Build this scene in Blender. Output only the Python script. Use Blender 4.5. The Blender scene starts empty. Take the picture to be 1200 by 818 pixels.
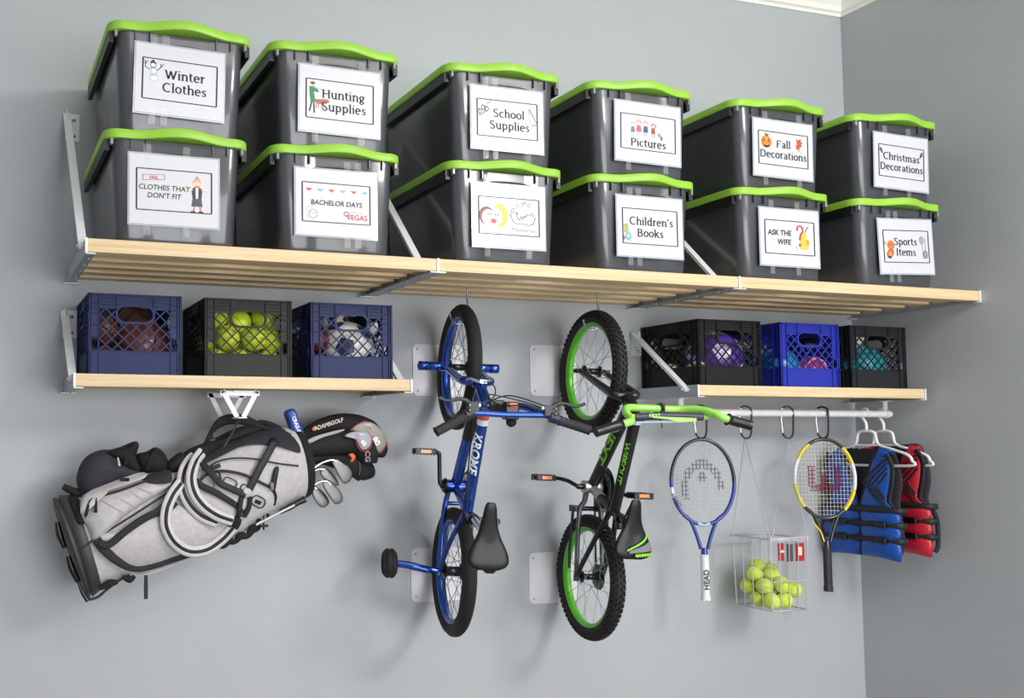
import bpy, math, random
from math import sin, cos, pi, radians, sqrt
from mathutils import Vector as V, Matrix
random.seed(7)
SC = bpy.context.scene; COL = SC.collection
# ------------------------------------------------------------------ camera
CC = V((-0.0582, -3.4344, 1.1866)); YAW, PIT, ROL = radians(15.9044), radians(3.0038), radians(-0.0592)
FPX, PX, PY = 1060.118, 265.676, 458.084
fw = V((sin(YAW)*cos(PIT), cos(YAW)*cos(PIT), sin(PIT)))
_r = V((cos(YAW), -sin(YAW), 0)); _u = _r.cross(fw)
rt = _r*cos(ROL)+_u*sin(ROL); up = -_r*sin(ROL)+_u*cos(ROL)
cd = bpy.data.cameras.new('camera'); cam = bpy.data.objects.new('camera', cd); COL.objects.link(cam)
M = Matrix.Identity(4)
for i in range(3):
    M[i][0] = rt[i]; M[i][1] = up[i]; M[i][2] = -fw[i]; M[i][3] = CC[i]
cam.matrix_world = M; SC.camera = cam
cd.sensor_fit = 'HORIZONTAL'; cd.sensor_width = 36; cd.lens = FPX/1200*36
cd.shift_x = (600-PX)/1200; cd.shift_y = (PY-409)/1200
cd.clip_start = .05
def ray(u, v): return fw+rt*((u-PX)/FPX)-up*((v-PY)/FPX)
def at(u, v, Y):                      # the point of plane y=Y seen at photo pixel u,v (used for measuring positions)
    d = ray(u, v); return CC+d*((Y-CC.y)/d.y)
def ppm(P): return FPX/((P-CC).dot(fw))
# ------------------------------------------------------------------ materials
MATS = {}
def lin(h):
    c = [int(h[i:i+2], 16)/255 for i in (0, 2, 4)]
    return [x/12.92 if x <= .04045 else ((x+.055)/1.055)**2.4 for x in c]
def mat(name, hexc, rough=.5, metal=0, coat=0, spec=.5, noise=.06, scale=40, bump=0, bscale=300, alpha=1, trans=0, sheen=0, ior=None):
    if name in MATS: return MATS[name]
    m = bpy.data.materials.new(name); m.use_nodes = True; nt = m.node_tree; b = nt.nodes['Principled BSDF']
    c = lin(hexc); I = b.inputs
    I['Roughness'].default_value = rough; I['Metallic'].default_value = metal
    I['Coat Weight'].default_value = coat; I['Coat Roughness'].default_value = .08; I['Specular IOR Level'].default_value = spec
    I['Alpha'].default_value = alpha; I['Transmission Weight'].default_value = trans; I['Sheen Weight'].default_value = sheen
    if ior: I['IOR'].default_value = ior
    tc = nt.nodes.new('ShaderNodeTexCoord')
    n = nt.nodes.new('ShaderNodeTexNoise'); n.inputs['Scale'].default_value = scale; n.inputs['Detail'].default_value = 3
    nt.links.new(tc.outputs['Object'], n.inputs['Vector'])
    r = nt.nodes.new('ShaderNodeValToRGB')
    r.color_ramp.elements[0].position = .3; r.color_ramp.elements[1].position = .7
    r.color_ramp.elements[0].color = [x*(1-noise) for x in c]+[1]
    r.color_ramp.elements[1].color = [min(1, x*(1+noise)) for x in c]+[1]
    nt.links.new(n.outputs['Fac'], r.inputs['Fac']); nt.links.new(r.outputs['Color'], I['Base Color'])
    if bump:
        n2 = nt.nodes.new('ShaderNodeTexNoise'); n2.inputs['Scale'].default_value = bscale; n2.inputs['Detail'].default_value = 2
        bp = nt.nodes.new('ShaderNodeBump'); bp.inputs['Strength'].default_value = bump; bp.inputs['Distance'].default_value = .002
        nt.links.new(tc.outputs['Object'], n2.inputs['Vector'])
        nt.links.new(n2.outputs['Fac'], bp.inputs['Height']); nt.links.new(bp.outputs['Normal'], I['Normal'])
    MATS[name] = m; return m
def wood(name):
    m = mat(name, 'e3c697', .55); nt = m.node_tree; b = nt.nodes['Principled BSDF']
    tc = nt.nodes.new('ShaderNodeTexCoord'); mp = nt.nodes.new('ShaderNodeMapping'); mp.inputs['Scale'].default_value = (1.2, 40, 40)
    w = nt.nodes.new('ShaderNodeTexNoise'); w.inputs['Scale'].default_value = 2.2; w.inputs['Detail'].default_value = 6; w.inputs['Distortion'].default_value = .6
    r = nt.nodes.new('ShaderNodeValToRGB'); r.color_ramp.elements[0].position = .3; r.color_ramp.elements[1].position = .75
    r.color_ramp.elements[0].color = lin('d3b586')+[1]; r.color_ramp.elements[1].color = lin('e6d2ad')+[1]
    L = nt.links.new; L(tc.outputs['Object'], mp.inputs['Vector']); L(mp.outputs['Vector'], w.inputs['Vector']); L(w.outputs['Fac'], r.inputs['Fac']); L(r.outputs['Color'], b.inputs['Base Color'])
    return m
# ------------------------------------------------------------------ mesh builder
class MB:
    def __init__(s): s.v = []; s.f = []; s.m = []; s.s = []
    def add(s, vs, fs, m=0, smooth=True, T=None):
        o = len(s.v); s.v += [(T @ V(p)) if T else V(p) for p in vs]
        for f in fs: s.f.append([i+o for i in f]); s.m.append(m); s.s.append(smooth)
        return s
    def box(s, x0, x1, y0, y1, z0, z1, m=0, T=None):
        vs = [(x, y, z) for x in (x0, x1) for y in (y0, y1) for z in (z0, z1)]
        return s.add(vs, [(0, 1, 3, 2), (4, 6, 7, 5), (0, 4, 5, 1), (2, 3, 7, 6), (0, 2, 6, 4), (1, 5, 7, 3)], m, False, T)
    def bar(s, a, b, w, t, n=(0, 1, 0), m=0):      # flat bar a->b, width w, thickness t along n
        a, b, n = V(a), V(b), V(n); d = (b-a).normalized(); n = (n-d*n.dot(d)).normalized(); q = d.cross(n)
        vs = [p+q*(i*w/2)+n*(j*t/2) for p in (a, b) for i in (-1, 1) for j in (-1, 1)]
        return s.add(vs, [(0, 1, 3, 2), (4, 6, 7, 5), (0, 4, 5, 1), (2, 3, 7, 6), (0, 2, 6, 4), (1, 5, 7, 3)], m, False)
    def loft(s, rings, m=0, closed=False, caps=True, smooth=True, T=None):
        n = len(rings[0]); vs = [p for r in rings for p in r]; fs = []
        R = len(rings)
        for i in range(R if closed else R-1):
            a, b = i*n, ((i+1) % R)*n
            for j in range(n): k = (j+1) % n; fs.append((a+j, a+k, b+k, b+j))
        s.add(vs, fs, m, smooth, T)
        if caps and not closed:
            s.add(rings[0], [list(range(n))[::-1]], m, False, T); s.add(rings[-1], [list(range(n))], m, False, T)
        return s
    def tube(s, pts, r, n=10, m=0, closed=False, caps=True, flat=None, N=None, sm=0):
        """tube along pts; r number or list; with N: cross-section r across, flat*r along normal N"""
        pts = [V(p) for p in pts]
        if sm:
            rr = r if isinstance(r, (list, tuple)) else [r]*len(pts)
            pts, r = crom(pts, sm, closed, rr)
        k = len(pts); rr = r if isinstance(r, (list, tuple)) else [r]*k
        rings = []; pn = None
        for i, p in enumerate(pts):
            a = pts[(i-1) % k] if (closed or i > 0) else p; b = pts[(i+1) % k] if (closed or i < k-1) else p
            d = (b-a)
            d = d.normalized() if d.length > 1e-9 else V((0, 0, 1))
            if N is not None: nn = V(N)
            elif pn is None: nn = V((0, 0, 1)) if abs(d.z) < .9 else V((1, 0, 0))
            else: nn = pn
            nn = nn-d*nn.dot(d)
            if nn.length < 1e-6: nn = V((1, 0, 0))-d*d.x
            nn.normalize(); pn = nn; q = d.cross(nn); fl = flat if flat is not None else 1
            rings.append([p+q*(cos(t)*rr[i])+nn*(sin(t)*rr[i]*fl) for t in [2*pi*j/n for j in range(n)]])
        return s.loft(rings, m, closed, caps)
    def sph(s, c, r, m=0, n=16, sc=(1, 1, 1), T=None):
        c = V(c); h = n//2; vs = [c+V((0, 0, -r*sc[2]))]; fs = []
        for i in range(1, h):
            a = -pi/2+pi*i/h
            vs += [c+V((r*sc[0]*cos(a)*cos(t), r*sc[1]*cos(a)*sin(t), r*sc[2]*sin(a))) for t in [2*pi*j/n for j in range(n)]]
        vs.append(c+V((0, 0, r*sc[2])))
        for j in range(n): fs.append((0, 1+(j+1) % n, 1+j)); fs.append((len(vs)-1, 1+(h-2)*n+j, 1+(h-2)*n+(j+1) % n))
        for i in range(h-2):
            for j in range(n): a = 1+i*n; fs.append((a+j, a+(j+1) % n, a+n+(j+1) % n, a+n+j))
        return s.add(vs, fs, m, True, T)
    def cyl(s, a, b, r, m=0, n=16, r2=None): 
        return s.tube([a, b], [r, r if r2 is None else r2], n, m)
    def lathe(s, prof, c=(0, 0, 0), ax=(0, 0, 1), n=24, m=0, caps=True):   # prof [(r,h)]
        ax = V(ax).normalized(); e = V((1, 0, 0)) if abs(ax.x) < .9 else V((0, 1, 0)); e = (e-ax*e.dot(ax)).normalized(); g = ax.cross(e); c = V(c)
        rings = [[c+ax*h+(e*cos(t)+g*sin(t))*r for t in [2*pi*j/n for j in range(n)]] for r, h in prof]
        return s.loft(rings, m, False, caps)
    def prism(s, poly, O, ex, ey, th, m=0, z0=0, smooth=False):     # poly 2d in frame, thickness th along ex x ey
        O, ex, ey = V(O), V(ex), V(ey); nz = ex.cross(ey).normalized(); n = len(poly)
        A = [O+ex*x+ey*y+nz*z0 for x, y in poly]; B = [p+nz*th for p in A]
        s.add(A+B, [(i, (i+1) % n, n+(i+1) % n, n+i) for i in range(n)], m, smooth)
        s.add(A, [list(range(n))[::-1]], m, False); s.add(B, [list(range(n))], m, False); return s
    def build(s, name, mats, parent=None, bev=0, sub=0):
        me = bpy.data.meshes.new(name); o0 = V(parent['_o']) if parent is not None and '_o' in parent else V((0, 0, 0))
        me.from_pydata([tuple(p-o0) for p in s.v], [], s.f)
        if not isinstance(mats, (list, tuple)): mats = [mats]
        for x in mats: me.materials.append(x)
        for i, p in enumerate(me.polygons): p.material_index = s.m[i]; p.use_smooth = s.s[i]
        me.update(); o = bpy.data.objects.new(name, me); COL.objects.link(o)
        if parent is not None: o.parent = parent; o['_o'] = tuple(o0)
        if bev:
            b = o.modifiers.new('bevel', 'BEVEL'); b.width = bev; b.segments = 2; b.limit_method = 'ANGLE'; b.angle_limit = radians(40)
        if sub:
            b = o.modifiers.new('sub', 'SUBSURF'); b.levels = sub; b.render_levels = sub
        return o
def crom(P, k, closed, R):
    n = len(P); out = []; ro = []
    for i in range(n if closed else n-1):
        g = (lambda j: P[j % n]) if closed else (lambda j: P[max(0, min(n-1, j))])
        h = (lambda j: R[j % n]) if closed else (lambda j: R[max(0, min(n-1, j))])
        a, b, c, d = g(i-1), g(i), g(i+1), g(i+2)
        for q in range(k):
            t = q/k; out.append(.5*((2*b)+(c-a)*t+(2*a-5*b+4*c-d)*t*t+(-a+3*b-3*c+d)*t**3)); ro.append(h(i)*(1-t)+h(i+1)*t)
    if not closed: out.append(P[-1]); ro.append(R[-1])
    return out, ro
def sm2(pts, k=6, closed=False):
    o, _ = crom([V((x, y, 0)) for x, y in pts], k, closed, [1]*len(pts)); return [(p.x, p.y) for p in o]
def rrect(w, h, r, n=5, cx=0, cy=0):
    o = []
    for sx, sy, a0 in ((1, 1, 0), (-1, 1, 90), (-1, -1, 180), (1, -1, 270)):
        for i in range(n+1):
            a = radians(a0+90*i/n); o.append((cx+sx*(w/2-r)+r*cos(a), cy+sy*(h/2-r)+r*sin(a)))
    return o
def tag(o, label=None, cat=None, group=None, kind=None):
    for k, x in (('label', label), ('category', cat), ('group', group), ('kind', kind)):
        if x: o[k] = x
    return o
def thing(name, label, cat, loc=(0, 0, 0), group=None, local=False):
    o = bpy.data.objects.new(name, None); COL.objects.link(o); o.location = loc; o.empty_display_size = .05
    o['_o'] = (0, 0, 0) if local else tuple(loc)
    return tag(o, label, cat, group)
def kids(o): return [c for c in list(COL.objects) if c.parent == o]
def dup(root, loc, label=None, group=None):
    r = root.copy(); COL.objects.link(r); r.location = loc
    if label: r['label'] = label
    if group: r['group'] = group
    for ch in kids(root):
        c = ch.copy(); COL.objects.link(c); c.parent = r
        for g in kids(ch):
            d = g.copy(); COL.objects.link(d); d.parent = c
    return r
# ------------------------------------------------------------------ lettering
_tc = {}
def glyphs(s, bold=0):
    key = (s, bold)
    if key in _tc: return _tc[key]
    c = bpy.data.curves.new('t', 'FONT'); c.body = s; c.size = 1; c.offset = bold; c.align_x = 'CENTER'; c.resolution_u = 3
    o = bpy.data.objects.new('t', c); COL.objects.link(o); bpy.context.view_layer.update()
    dg = bpy.context.evaluated_depsgraph_get(); me = bpy.data.meshes.new_from_object(o.evaluated_get(dg))
    r = ([tuple(v.co) for v in me.vertices], [list(p.vertices) for p in me.polygons])
    bpy.data.objects.remove(o); bpy.data.curves.remove(c); bpy.data.meshes.remove(me); _tc[key] = r; return r
def text(mb, s, O, ex, ey, size, m=0, bold=0, sx=1, shear=0, z0=.0006):
    vs, fs = glyphs(s, bold); O, ex, ey = V(O), V(ex), V(ey); nz = ex.cross(ey).normalized()
    mb.add([O+ex*((x*sx+y*shear)*size)+ey*((y-.35)*size)+nz*z0 for x, y, _ in vs], fs, m, False)
# serif stroke letters: x-height 5, caps 7.2; each: width, strokes (list of points), serifs (x,y)
def arc(cx, cy, rx, ry, a0, a1, n=10): return [(cx+rx*cos(radians(a0+(a1-a0)*i/n)), cy+ry*sin(radians(a0+(a1-a0)*i/n))) for i in range(n+1)]
G = {}
def _g(ch, w, st, sf=()): G[ch] = (w, st, sf)
_g('W', 9.6, [[(1, 7), (3, 0)], [(3, 0), (4.8, 6.6)], [(4.8, 6.6), (6.6, 0)], [(6.6, 0), (8.6, 7)]], [(1, 7), (8.6, 7)])
_g('i', 2.6, [[(1.3, 0), (1.3, 5)], [(1.3, 6.6), (1.3, 7.4)]], [(1.3, 0), (.9, 5)])
_g('n', 5.6, [[(1.3, 0), (1.3, 5)], [(1.3, 3.8)]+arc(2.9, 3.5, 1.5, 1.4, 140, 0, 6)+[(4.4, 0)]], [(1.3, 0), (.9, 5), (4.4, 0)])
_g('t', 3.6, [[(1.5, 6.6), (1.5, 1.2), (2, .2), (3.2, .3)], [(.4, 5), (3.1, 5)]])
_g('e', 5, [[(.9, 2.7), (4.2, 2.8)]+arc(2.5, 2.8, 1.7, 2.1, 0, 180, 8)+arc(2.6, 2.4, 1.8, 2.3, 180, 310, 8)])
_g('r', 4, [[(1.3, 0), (1.3, 5)], [(1.3, 3.4), (2.2, 4.7), (3.6, 4.8)]], [(1.3, 0), (.9, 5)])
_g('C', 6.8, [arc(3.8, 3.6, 2.9, 3.5, 50, 310, 14)], ())
_g('l', 2.6, [[(1.3, 0), (1.3, 7.6)]], [(1.3, 0), (.9, 7.6)])
_g('o', 5.3, [arc(2.65, 2.5, 1.9, 2.4, 0, 360, 16)])
_g('h', 5.6, [[(1.3, 0), (1.3, 7.6)], [(1.3, 3.8)]+arc(2.9, 3.5, 1.5, 1.4, 140, 0, 6)+[(4.4, 0)]], [(1.3, 0), (.9, 7.6), (4.4, 0)])
_g('s', 4.4, [[(3.5, 4.3), (2.3, 4.9), (1.1, 4.2), (1.3, 3.1), (3.1, 2.1), (3.4, .9), (2.2, .1), (.8, .6)]])
_g('H', 7.4, [[(1.4, 0), (1.4, 7)], [(6, 0), (6, 7)], [(1.4, 3.7), (6, 3.7)]], [(1.4, 0), (1.4, 7), (6, 0), (6, 7)])
_g('u', 5.6, [[(1.2, 5), (1.2, 1.4), (2.2, .1), (3.4, .3), (4.3, 1.2)], [(4.3, 0), (4.3, 5)]], [(.9, 5), (4, 5), (4.6, 0)])
_g('g', 5, [arc(2.4, 3.3, 1.5, 1.6, 0, 360, 12), [(3.6, 4.4), (4.7, 4.9)], [(1.6, 1.9), (1.2, 1), (3.4, .4), (4, -.6), (3, -1.8), (1.4, -1.7), (.9, -.8), (1.8, .5)]])
_g('S', 5.8, [[(4.6, 6.2), (3, 7.1), (1.4, 6.5), (1.2, 5), (2.4, 4), (4, 3.1), (4.8, 1.9), (4.2, .4), (2.6, 0), (1, .8)]], ())
_g('p', 5.6, [[(1.3, -2.2), (1.3, 5)], arc(2.9, 2.5, 1.7, 2.3, 130, -130, 12)], [(1.3, -2.2), (.9, 5)])
_g('c', 4.7, [arc(2.7, 2.5, 1.9, 2.4, 50, 310, 12)])
_g('P', 6.2, [[(1.4, 0), (1.4, 7), (3.4, 7)]+arc(3.3, 5.2, 1.9, 1.8, 80, -90, 8)+[(1.4, 3.4)]], [(1.4, 0), (1.2, 7)])
_g('d', 5.6, [[(4.2, 0), (4.2, 7.6)], arc(2.6, 2.5, 1.7, 2.3, 50, 310, 12)], [(4.5, 0), (3.9, 7.6)])
_g("'", 2.2, [[(1.2, 7.4), (.9, 5.6)]])
_g('B', 6.4, [[(1.4, 0), (1.4, 7), (3.2, 7)]+arc(3.1, 5.4, 1.7, 1.6, 80, -80, 6)+[(1.4, 3.8)], [(3.2, 3.8)]+arc(3.3, 1.9, 2, 1.9, 80, -80, 6)+[(1.4, 0)]], [(1.2, 0), (1.2, 7)])
_g('k', 5.6, [[(1.3, 0), (1.3, 7.6)], [(4.4, 5), (1.4, 2.3)], [(2.4, 3), (4.8, 0)]], [(1.3, 0), (.9, 7.6), (4.8, 0), (4.4, 5)])
_g('F', 6, [[(1.4, 0), (1.4, 7), (5.2, 7), (5.2, 5.8)], [(1.4, 3.7), (4.2, 3.7)]], [(1.4, 0)])
_g('a', 5, [[(1, 4.2), (2.3, 4.9), (3.6, 4.4), (3.8, 3.2), (3.8, .6), (4.6, .1)], [(3.8, 2.8), (2, 2.5), (.9, 1.4), (1.6, .1), (3, .3), (3.8, 1.2)]])
_g('D', 7.2, [[(1.4, 0), (1.4, 7), (2.8, 7)]+arc(2.9, 3.5, 3.2, 3.5, 80, -80, 10)+[(1.4, 0)]], [(1.2, 0), (1.2, 7)])
_g('m', 8.4, [[(1.3, 0), (1.3, 5)], [(1.3, 3.8)]+arc(2.8, 3.5, 1.4, 1.4, 140, 0, 6)+[(4.2, 0)], [(4.2, 3.8)]+arc(5.7, 3.5, 1.4, 1.4, 140, 0, 6)+[(7.1, 0)]], [(1.3, 0), (.9, 5), (4.2, 0), (7.1, 0)])
_g('I', 3.4, [[(1.7, 0), (1.7, 7)]], [(1.7, 0), (1.7, 7)])
G[' '] = (2.6, [], [])
def ribbon(mb, pts, O, ex, ey, nz, w, m, z0):
    n = len(pts)
    if n < 2: return
    L = []; 
    for i, (x, y) in enumerate(pts):
        a = pts[max(0, i-1)]; b = pts[min(n-1, i+1)]; dx, dy = b[0]-a[0], b[1]-a[1]; l = sqrt(dx*dx+dy*dy) or 1
        ww = w*(.62+.38*abs(dy/l))/2; L.append(((x-dy/l*ww, y+dx/l*ww), (x+dy/l*ww, y-dx/l*ww)))
    vs = [O+ex*p[0]+ey*p[1]+nz*z0 for q in L for p in q]
    mb.add(vs, [(2*i, 2*i+1, 2*i+3, 2*i+2) for i in range(n-1)], m, False)
def serif(mb, s, O, ex, ey, cap, m=0, w=1.3, z0=.0006):
    k = cap/7.; O, ex, ey = V(O), V(ex)*1.13, V(ey); nz = ex.cross(ey).normalized(); X = -sum(G[c][0] for c in s)/2
    for c in s:
        wd, st, sf = G[c]
        for q in st: ribbon(mb, [((X+x)*k, y*k) for x, y in q], O, ex, ey, nz, w*k, m, z0)
        for x, y in sf: mb.add([O+ex*((X+x+a)*k)+ey*((y+b)*k)+nz*z0 for a, b in ((-1, -.2), (1, -.2), (1, .25), (-1, .25))], [(0, 1, 2, 3)], m, False)
        X += wd
# ------------------------------------------------------------------ scene settings
WALLC, TUBC, LIMEC = 'b1b5b9', '434449', '94c840'
EXPO = .1
WSTR = .6
LIGHTS = [
    ('daylight_right', (3.6, -4.2, 3.15), (2.0, 0, 1.0), 1.1, .8, 84, (1, .98, .96)),
    ('daylight_door', (2.4, -6.3, .95), (2.4, 0, 1.2), 4.2, 2.2, 170, (.99, .99, 1)),
    ('floor_bounce_fill', (1.6, -3.4, 3.38), (1.6, -3.4, 0), 2.4, 1.0, 30, (1, .99, .97)),  # added fill, no real fixture: lights the floor so bounce reaches shelf undersides
]
# ------------------------------------------------------------------ the room
def struct(name, mb, m, parent=None):
    o = mb.build(name, m, parent)
    if parent is None: o['kind'] = 'structure'
    return o
WALL = mat('wall_paint', WALLC, .42, noise=.02, scale=3, bump=.25, bscale=220, spec=.4)
CEIL = mat('white_trim_paint', 'f4f1ec', .5, noise=.01)
FLOORM = mat('concrete_floor', '9a9791', .7, noise=.12, scale=6, bump=.3)
WX, FZ, CZ = 4.137, -.4, 3.41
struct('wall_back', MB().box(-2.6, WX+.12, 0, .12, FZ, CZ+.1), WALL)
struct('wall_right', MB().box(WX, WX+.12, -7.5, 0, FZ, CZ+.1), WALL)
struct('wall_left', MB().box(-2.72, -2.6, -7.5, .12, FZ, CZ+.1), WALL)
struct('ceiling', MB().box(-2.72, WX+.12, -7.5, .12, CZ, CZ+.1), CEIL)
struct('floor', MB().box(-2.72, WX+.12, -7.5, .12, FZ-.1, FZ), FLOORM)
def crown(name, a, b, inn):           # cove profile swept along the wall
    a, b, inn = V(a), V(b), V(inn); prof = [(0, -.112), (.008, -.112), (.01, -.098), (.022, -.092), (.026, -.07), (.045, -.042), (.07, -.024), (.074, -.014), (.088, -.012), (.09, 0), (0, 0)]
    mb = MB(); mb.loft([[p+inn*x+V((0, 0, z)) for x, z in prof] for p in (a, b)], smooth=False); return struct(name, mb, CEIL)
crown('trim_1', (-2.6, 0, CZ), (WX, 0, CZ), (0, -1, 0))
crown('trim_2', (WX, -7.5, CZ), (WX, 0, CZ), (-1, 0, 0))
# ------------------------------------------------------------------ shelving
WOOD = wood('pine_wood')
STEEL = mat('grey_painted_steel', 'a9adb3', .4, .35, noise=.03)
WSTEEL = mat('white_painted_steel', 'e6e8ea', .4, .1, noise=.02)
GALV = mat('galvanised_screw', 'd8dadc', .25, .9)
def shelf(name, label, x0, x1, depth, zt, h, nsl, sw, group, sth=.031):
    t = thing(name, label, 'shelf', ((x0+x1)/2, 0, zt-h), group)
    MB().box(x0+.002, x1-.002, -depth, -depth+.036, zt-h, zt).build('front_rail', WOOD, t, bev=.002)
    y0, y1 = -depth+.036, -.006; gap = (y1-y0-nsl*sw)/nsl
    for i in range(nsl):
        y = y1-i*(sw+gap)
        MB().box(x0+.014, x1-.014, y-sw, y, zt-sth, zt-.0005).build('slat', WOOD, t, bev=.003)
    return t
def bracket(label, x, depth, zt, h, ztop, group, left=True, right=True, strut=True, flange=.03, sx=0, m=None, endweb=False):
    m = m or STEEL
    t = thing('shelf_bracket', label, 'bracket', (x, 0, zt), group)
    MB().box(x-.0015, x+.0015, -depth-.001, -.001, zt-h-.002, zt+.001).build('support_arm', m, t)
    a, b = (x-flange if left else x-.002), (x+flange if right else x+.002)
    fl = MB().box(a, b, -depth-.002, -.004, zt-h-.005, zt-h-.002); fl.build('bottom_flange', m, t)
    MB().box(x-.004, x+.004, -depth-.004, -depth-.001, zt-h-.003, zt+.001).box(a, b, -depth-.006, -depth+.012, zt-h-.007, zt-h-.005).build('front_clip', WSTEEL, t)
    MB().box(a-.012, b+.012, -.03, -.004, zt-h-.008, zt-h-.005).build('rear_clip', WSTEEL, t)
    for i in range(5 if depth > .5 else 3):
        for q in ((a*.65+x*.35), (b*.65+x*.35)):
            if abs(q-x) < .006: continue
            y = -depth*(.1+.19*i if depth > .5 else .15+.3*i); MB().lathe([(0, -.0045), (.0045, -.003), (.006, 0)], (q, y, zt-h-.005), n=10).build('screw', GALV, t)
    if strut:
        s = MB(); xs = x+sx
        s.bar((xs, -.012, ztop), (xs, -depth+.045, zt-h*.5), .012, .028, (1, 0, 0)); s.build('diagonal_strut', WSTEEL, t, bev=.001)
        MB().box(xs-.005, xs+.05, -.004, 0, ztop-.1, ztop+.005).box(xs-.004, xs, -.05, -.002, ztop-.06, ztop+.005).build('wall_plate', WSTEEL, t, bev=.001)
        for z in (ztop-.018, ztop-.08): MB().lathe([(0, .006), (.006, .004), (.008, 0)], (xs+.028, -.004, z), (0, -1, 0), 10).build('screw', GALV, t)
        MB().lathe([(0, .005), (.007, .003), (.007, 0)], (xs-.015, -depth+.06, zt-h*.35), (-1, 0, 0), 10).build('bolt', GALV, t)
    return t
ZT, HB, DT = 1.8196, .0435, .593
XT = [.291, 1.527, 2.846, WX-.004]
GU = 'brackets of the upper shelf'
for i, l in enumerate(('upper slatted pine shelf section at the left end, under the winter clothes bin', 'middle section of the upper slatted pine shelf, above the hanging bicycles', 'upper slatted pine shelf section running into the right-hand wall')):
    shelf('slatted_shelf', l, XT[i], XT[i+1], DT, ZT, HB, 5, .054, 'pine shelf sections')
bracket('grey and white bracket at the left end of the upper shelf', XT[0], DT, ZT, HB, 2.42, GU, left=False, right=True, sx=-.006)
bracket('upper shelf bracket above the blue bicycle, at the first joint', XT[1], DT, ZT, HB, 2.40, GU, sx=-.04)
bracket('upper shelf bracket above the right crates, at the second joint', XT[2], DT, ZT, HB, 2.38, GU, sx=-.05)
bracket('thin white upper shelf bracket against the right-hand wall', XT[3], DT, ZT, HB, 2.36, GU, right=False, flange=.02, strut=False)
ZL, DL = 1.4064, .367
shelf('slatted_shelf', 'short lower pine shelf on the left, carrying three crates above the golf bag', .282, 1.536, DL, ZL, HB, 4, .055, 'pine shelf sections')
shelf('slatted_shelf', 'short lower pine shelf on the right, carrying three crates above the white rail', 2.848, 4.102, DL, ZL, HB, 4, .055, 'pine shelf sections')
GL = 'brackets of the lower shelves'
bracket('white bracket at the left end of the lower left shelf, beside the wall edge', .282, DL, ZL, HB, 1.665, GL, left=False)
bracket('white bracket at the right end of the lower left shelf, behind the third crate', 1.536, DL, ZL, HB, 1.66, GL, right=False, sx=-.01)
bracket('bracket with open diagonal strut at the left end of the lower right shelf', 2.848, DL, ZL, HB, 1.66, GL, left=False, sx=-.012)
bracket('white bracket at the right end of the lower right shelf', 4.102, DL, ZL, HB, 1.66, GL, right=False, strut=False)
# ------------------------------------------------------------------ storage bins
TUB = mat('charcoal_plastic', TUBC, .3, noise=.05, scale=12, coat=.55)
LIME = mat('lime_plastic', LIMEC, .42, noise=.03, scale=20)
DARK = mat('black_plastic', '17181a', .4, noise=.1)
PAPER = mat('white_paper', 'd2d2d7', .35, noise=.01, coat=.25)
CLEAR = mat('clear_tape', 'ffffff', .08, alpha=.07, noise=0, spec=1)
CLIP = mat('clear_latch', '7f8488', .2, noise=.05)
INK = mat('black_ink', '1c1a20', .5, noise=.02)
def plan(w, l, r, bulge=0, bw=.165, rec=0, n=6):        # outline of tub/lid, front towards -y, wave-shaped bulge on short sides
    o = []
    hw, hl = w/2, l/2
    for sx, sy, a0 in ((1, 1, 0), (-1, 1, 90), (-1, -1, 180), (1, -1, 270)):
        for i in range(n+1):
            a = radians(a0+90*i/n); o.append((sx*(hw-r)+r*cos(a), sy*(hl-r)+r*sin(a)))
        if a0 in (0, 90*2):
            ks = 17; s = 1 if a0 == 0 else -1
            if a0 == 0:
                pass
            for q in range(1, ks):
                x = (hw-r)*(1-2*q/ks)*s
                b = bulge*(.5+.5*cos(pi*min(1, abs(x-.01)/bw)))
                if rec: b -= rec*(1 if abs(x) < .1 else 0)
                o.append((x, s*(hl+b)))
    return o
def ringz(pl, z, dy=0): return [(x, y+dy, z) for x, y in pl]
bin_proto = thing('storage_bin', '', 'storage bin', (0, 0, 0), 'lime lidded storage bins', local=True)
def mkbin():
    t = bin_proto
    mb = MB()
    prof = [(0, .385, .535), (.01, .398, .545), (.30, .428, .560)]
    rings = [ringz(plan(w, l, .042, 0, rec=.005), z) for z, w, l in prof]
    rings += [ringz(plan(.432, .562, .042, .0, rec=.004), .327)]
    mb.loft(rings, smooth=True)
    for sx in (-.155, -.105, .115, .165): mb.box(sx-.002, sx+.002, -.289, -.276, .296, .327)
    fls = []
    for sx in (-1, 1):
        fl = MB(); fls.append(fl)
        fl.box(min(sx*.222, sx*.238), max(sx*.222, sx*.238), -.262, .262, .290, .326)
    o = mb.build('tub', TUB, t)
    for fl in fls: fl.build('side_flange', DARK, t)
    MB().tube([(-.1, -.281, .262), (-.085, -.283, .283), (-.03, -.285, .29), (.04, -.285, .29), (.095, -.283, .283), (.11, -.281, .262)], .003, 8, sm=4).build('handle', TUB, t)
    lid = MB(); P = lambda d, z: [(x, y, z0+(max(0, -y-(.292-d))*.22 if y < 0 else 0)) for x, y, z0 in ringz(plan(.484-d*2, .584-d*2, .05, .032), z)]
    lid.loft([P(.010, .326), P(.001, .3255), P(0, .327), P(0, .3525), P(.002, .3545), P(.006, .355), P(.02, .353)], smooth=True)
    lid.build('lid', LIME, t)
    for sx in (-1, 1):
        MB().box(sx*.217-.005, sx*.217+.005, -.284, -.268, .304, .325).build('latch', CLIP, t, bev=.002)
mkbin()
ART = {}
def art_mat(h): return mat('print_'+h, h, .4, noise=.02)
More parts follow.
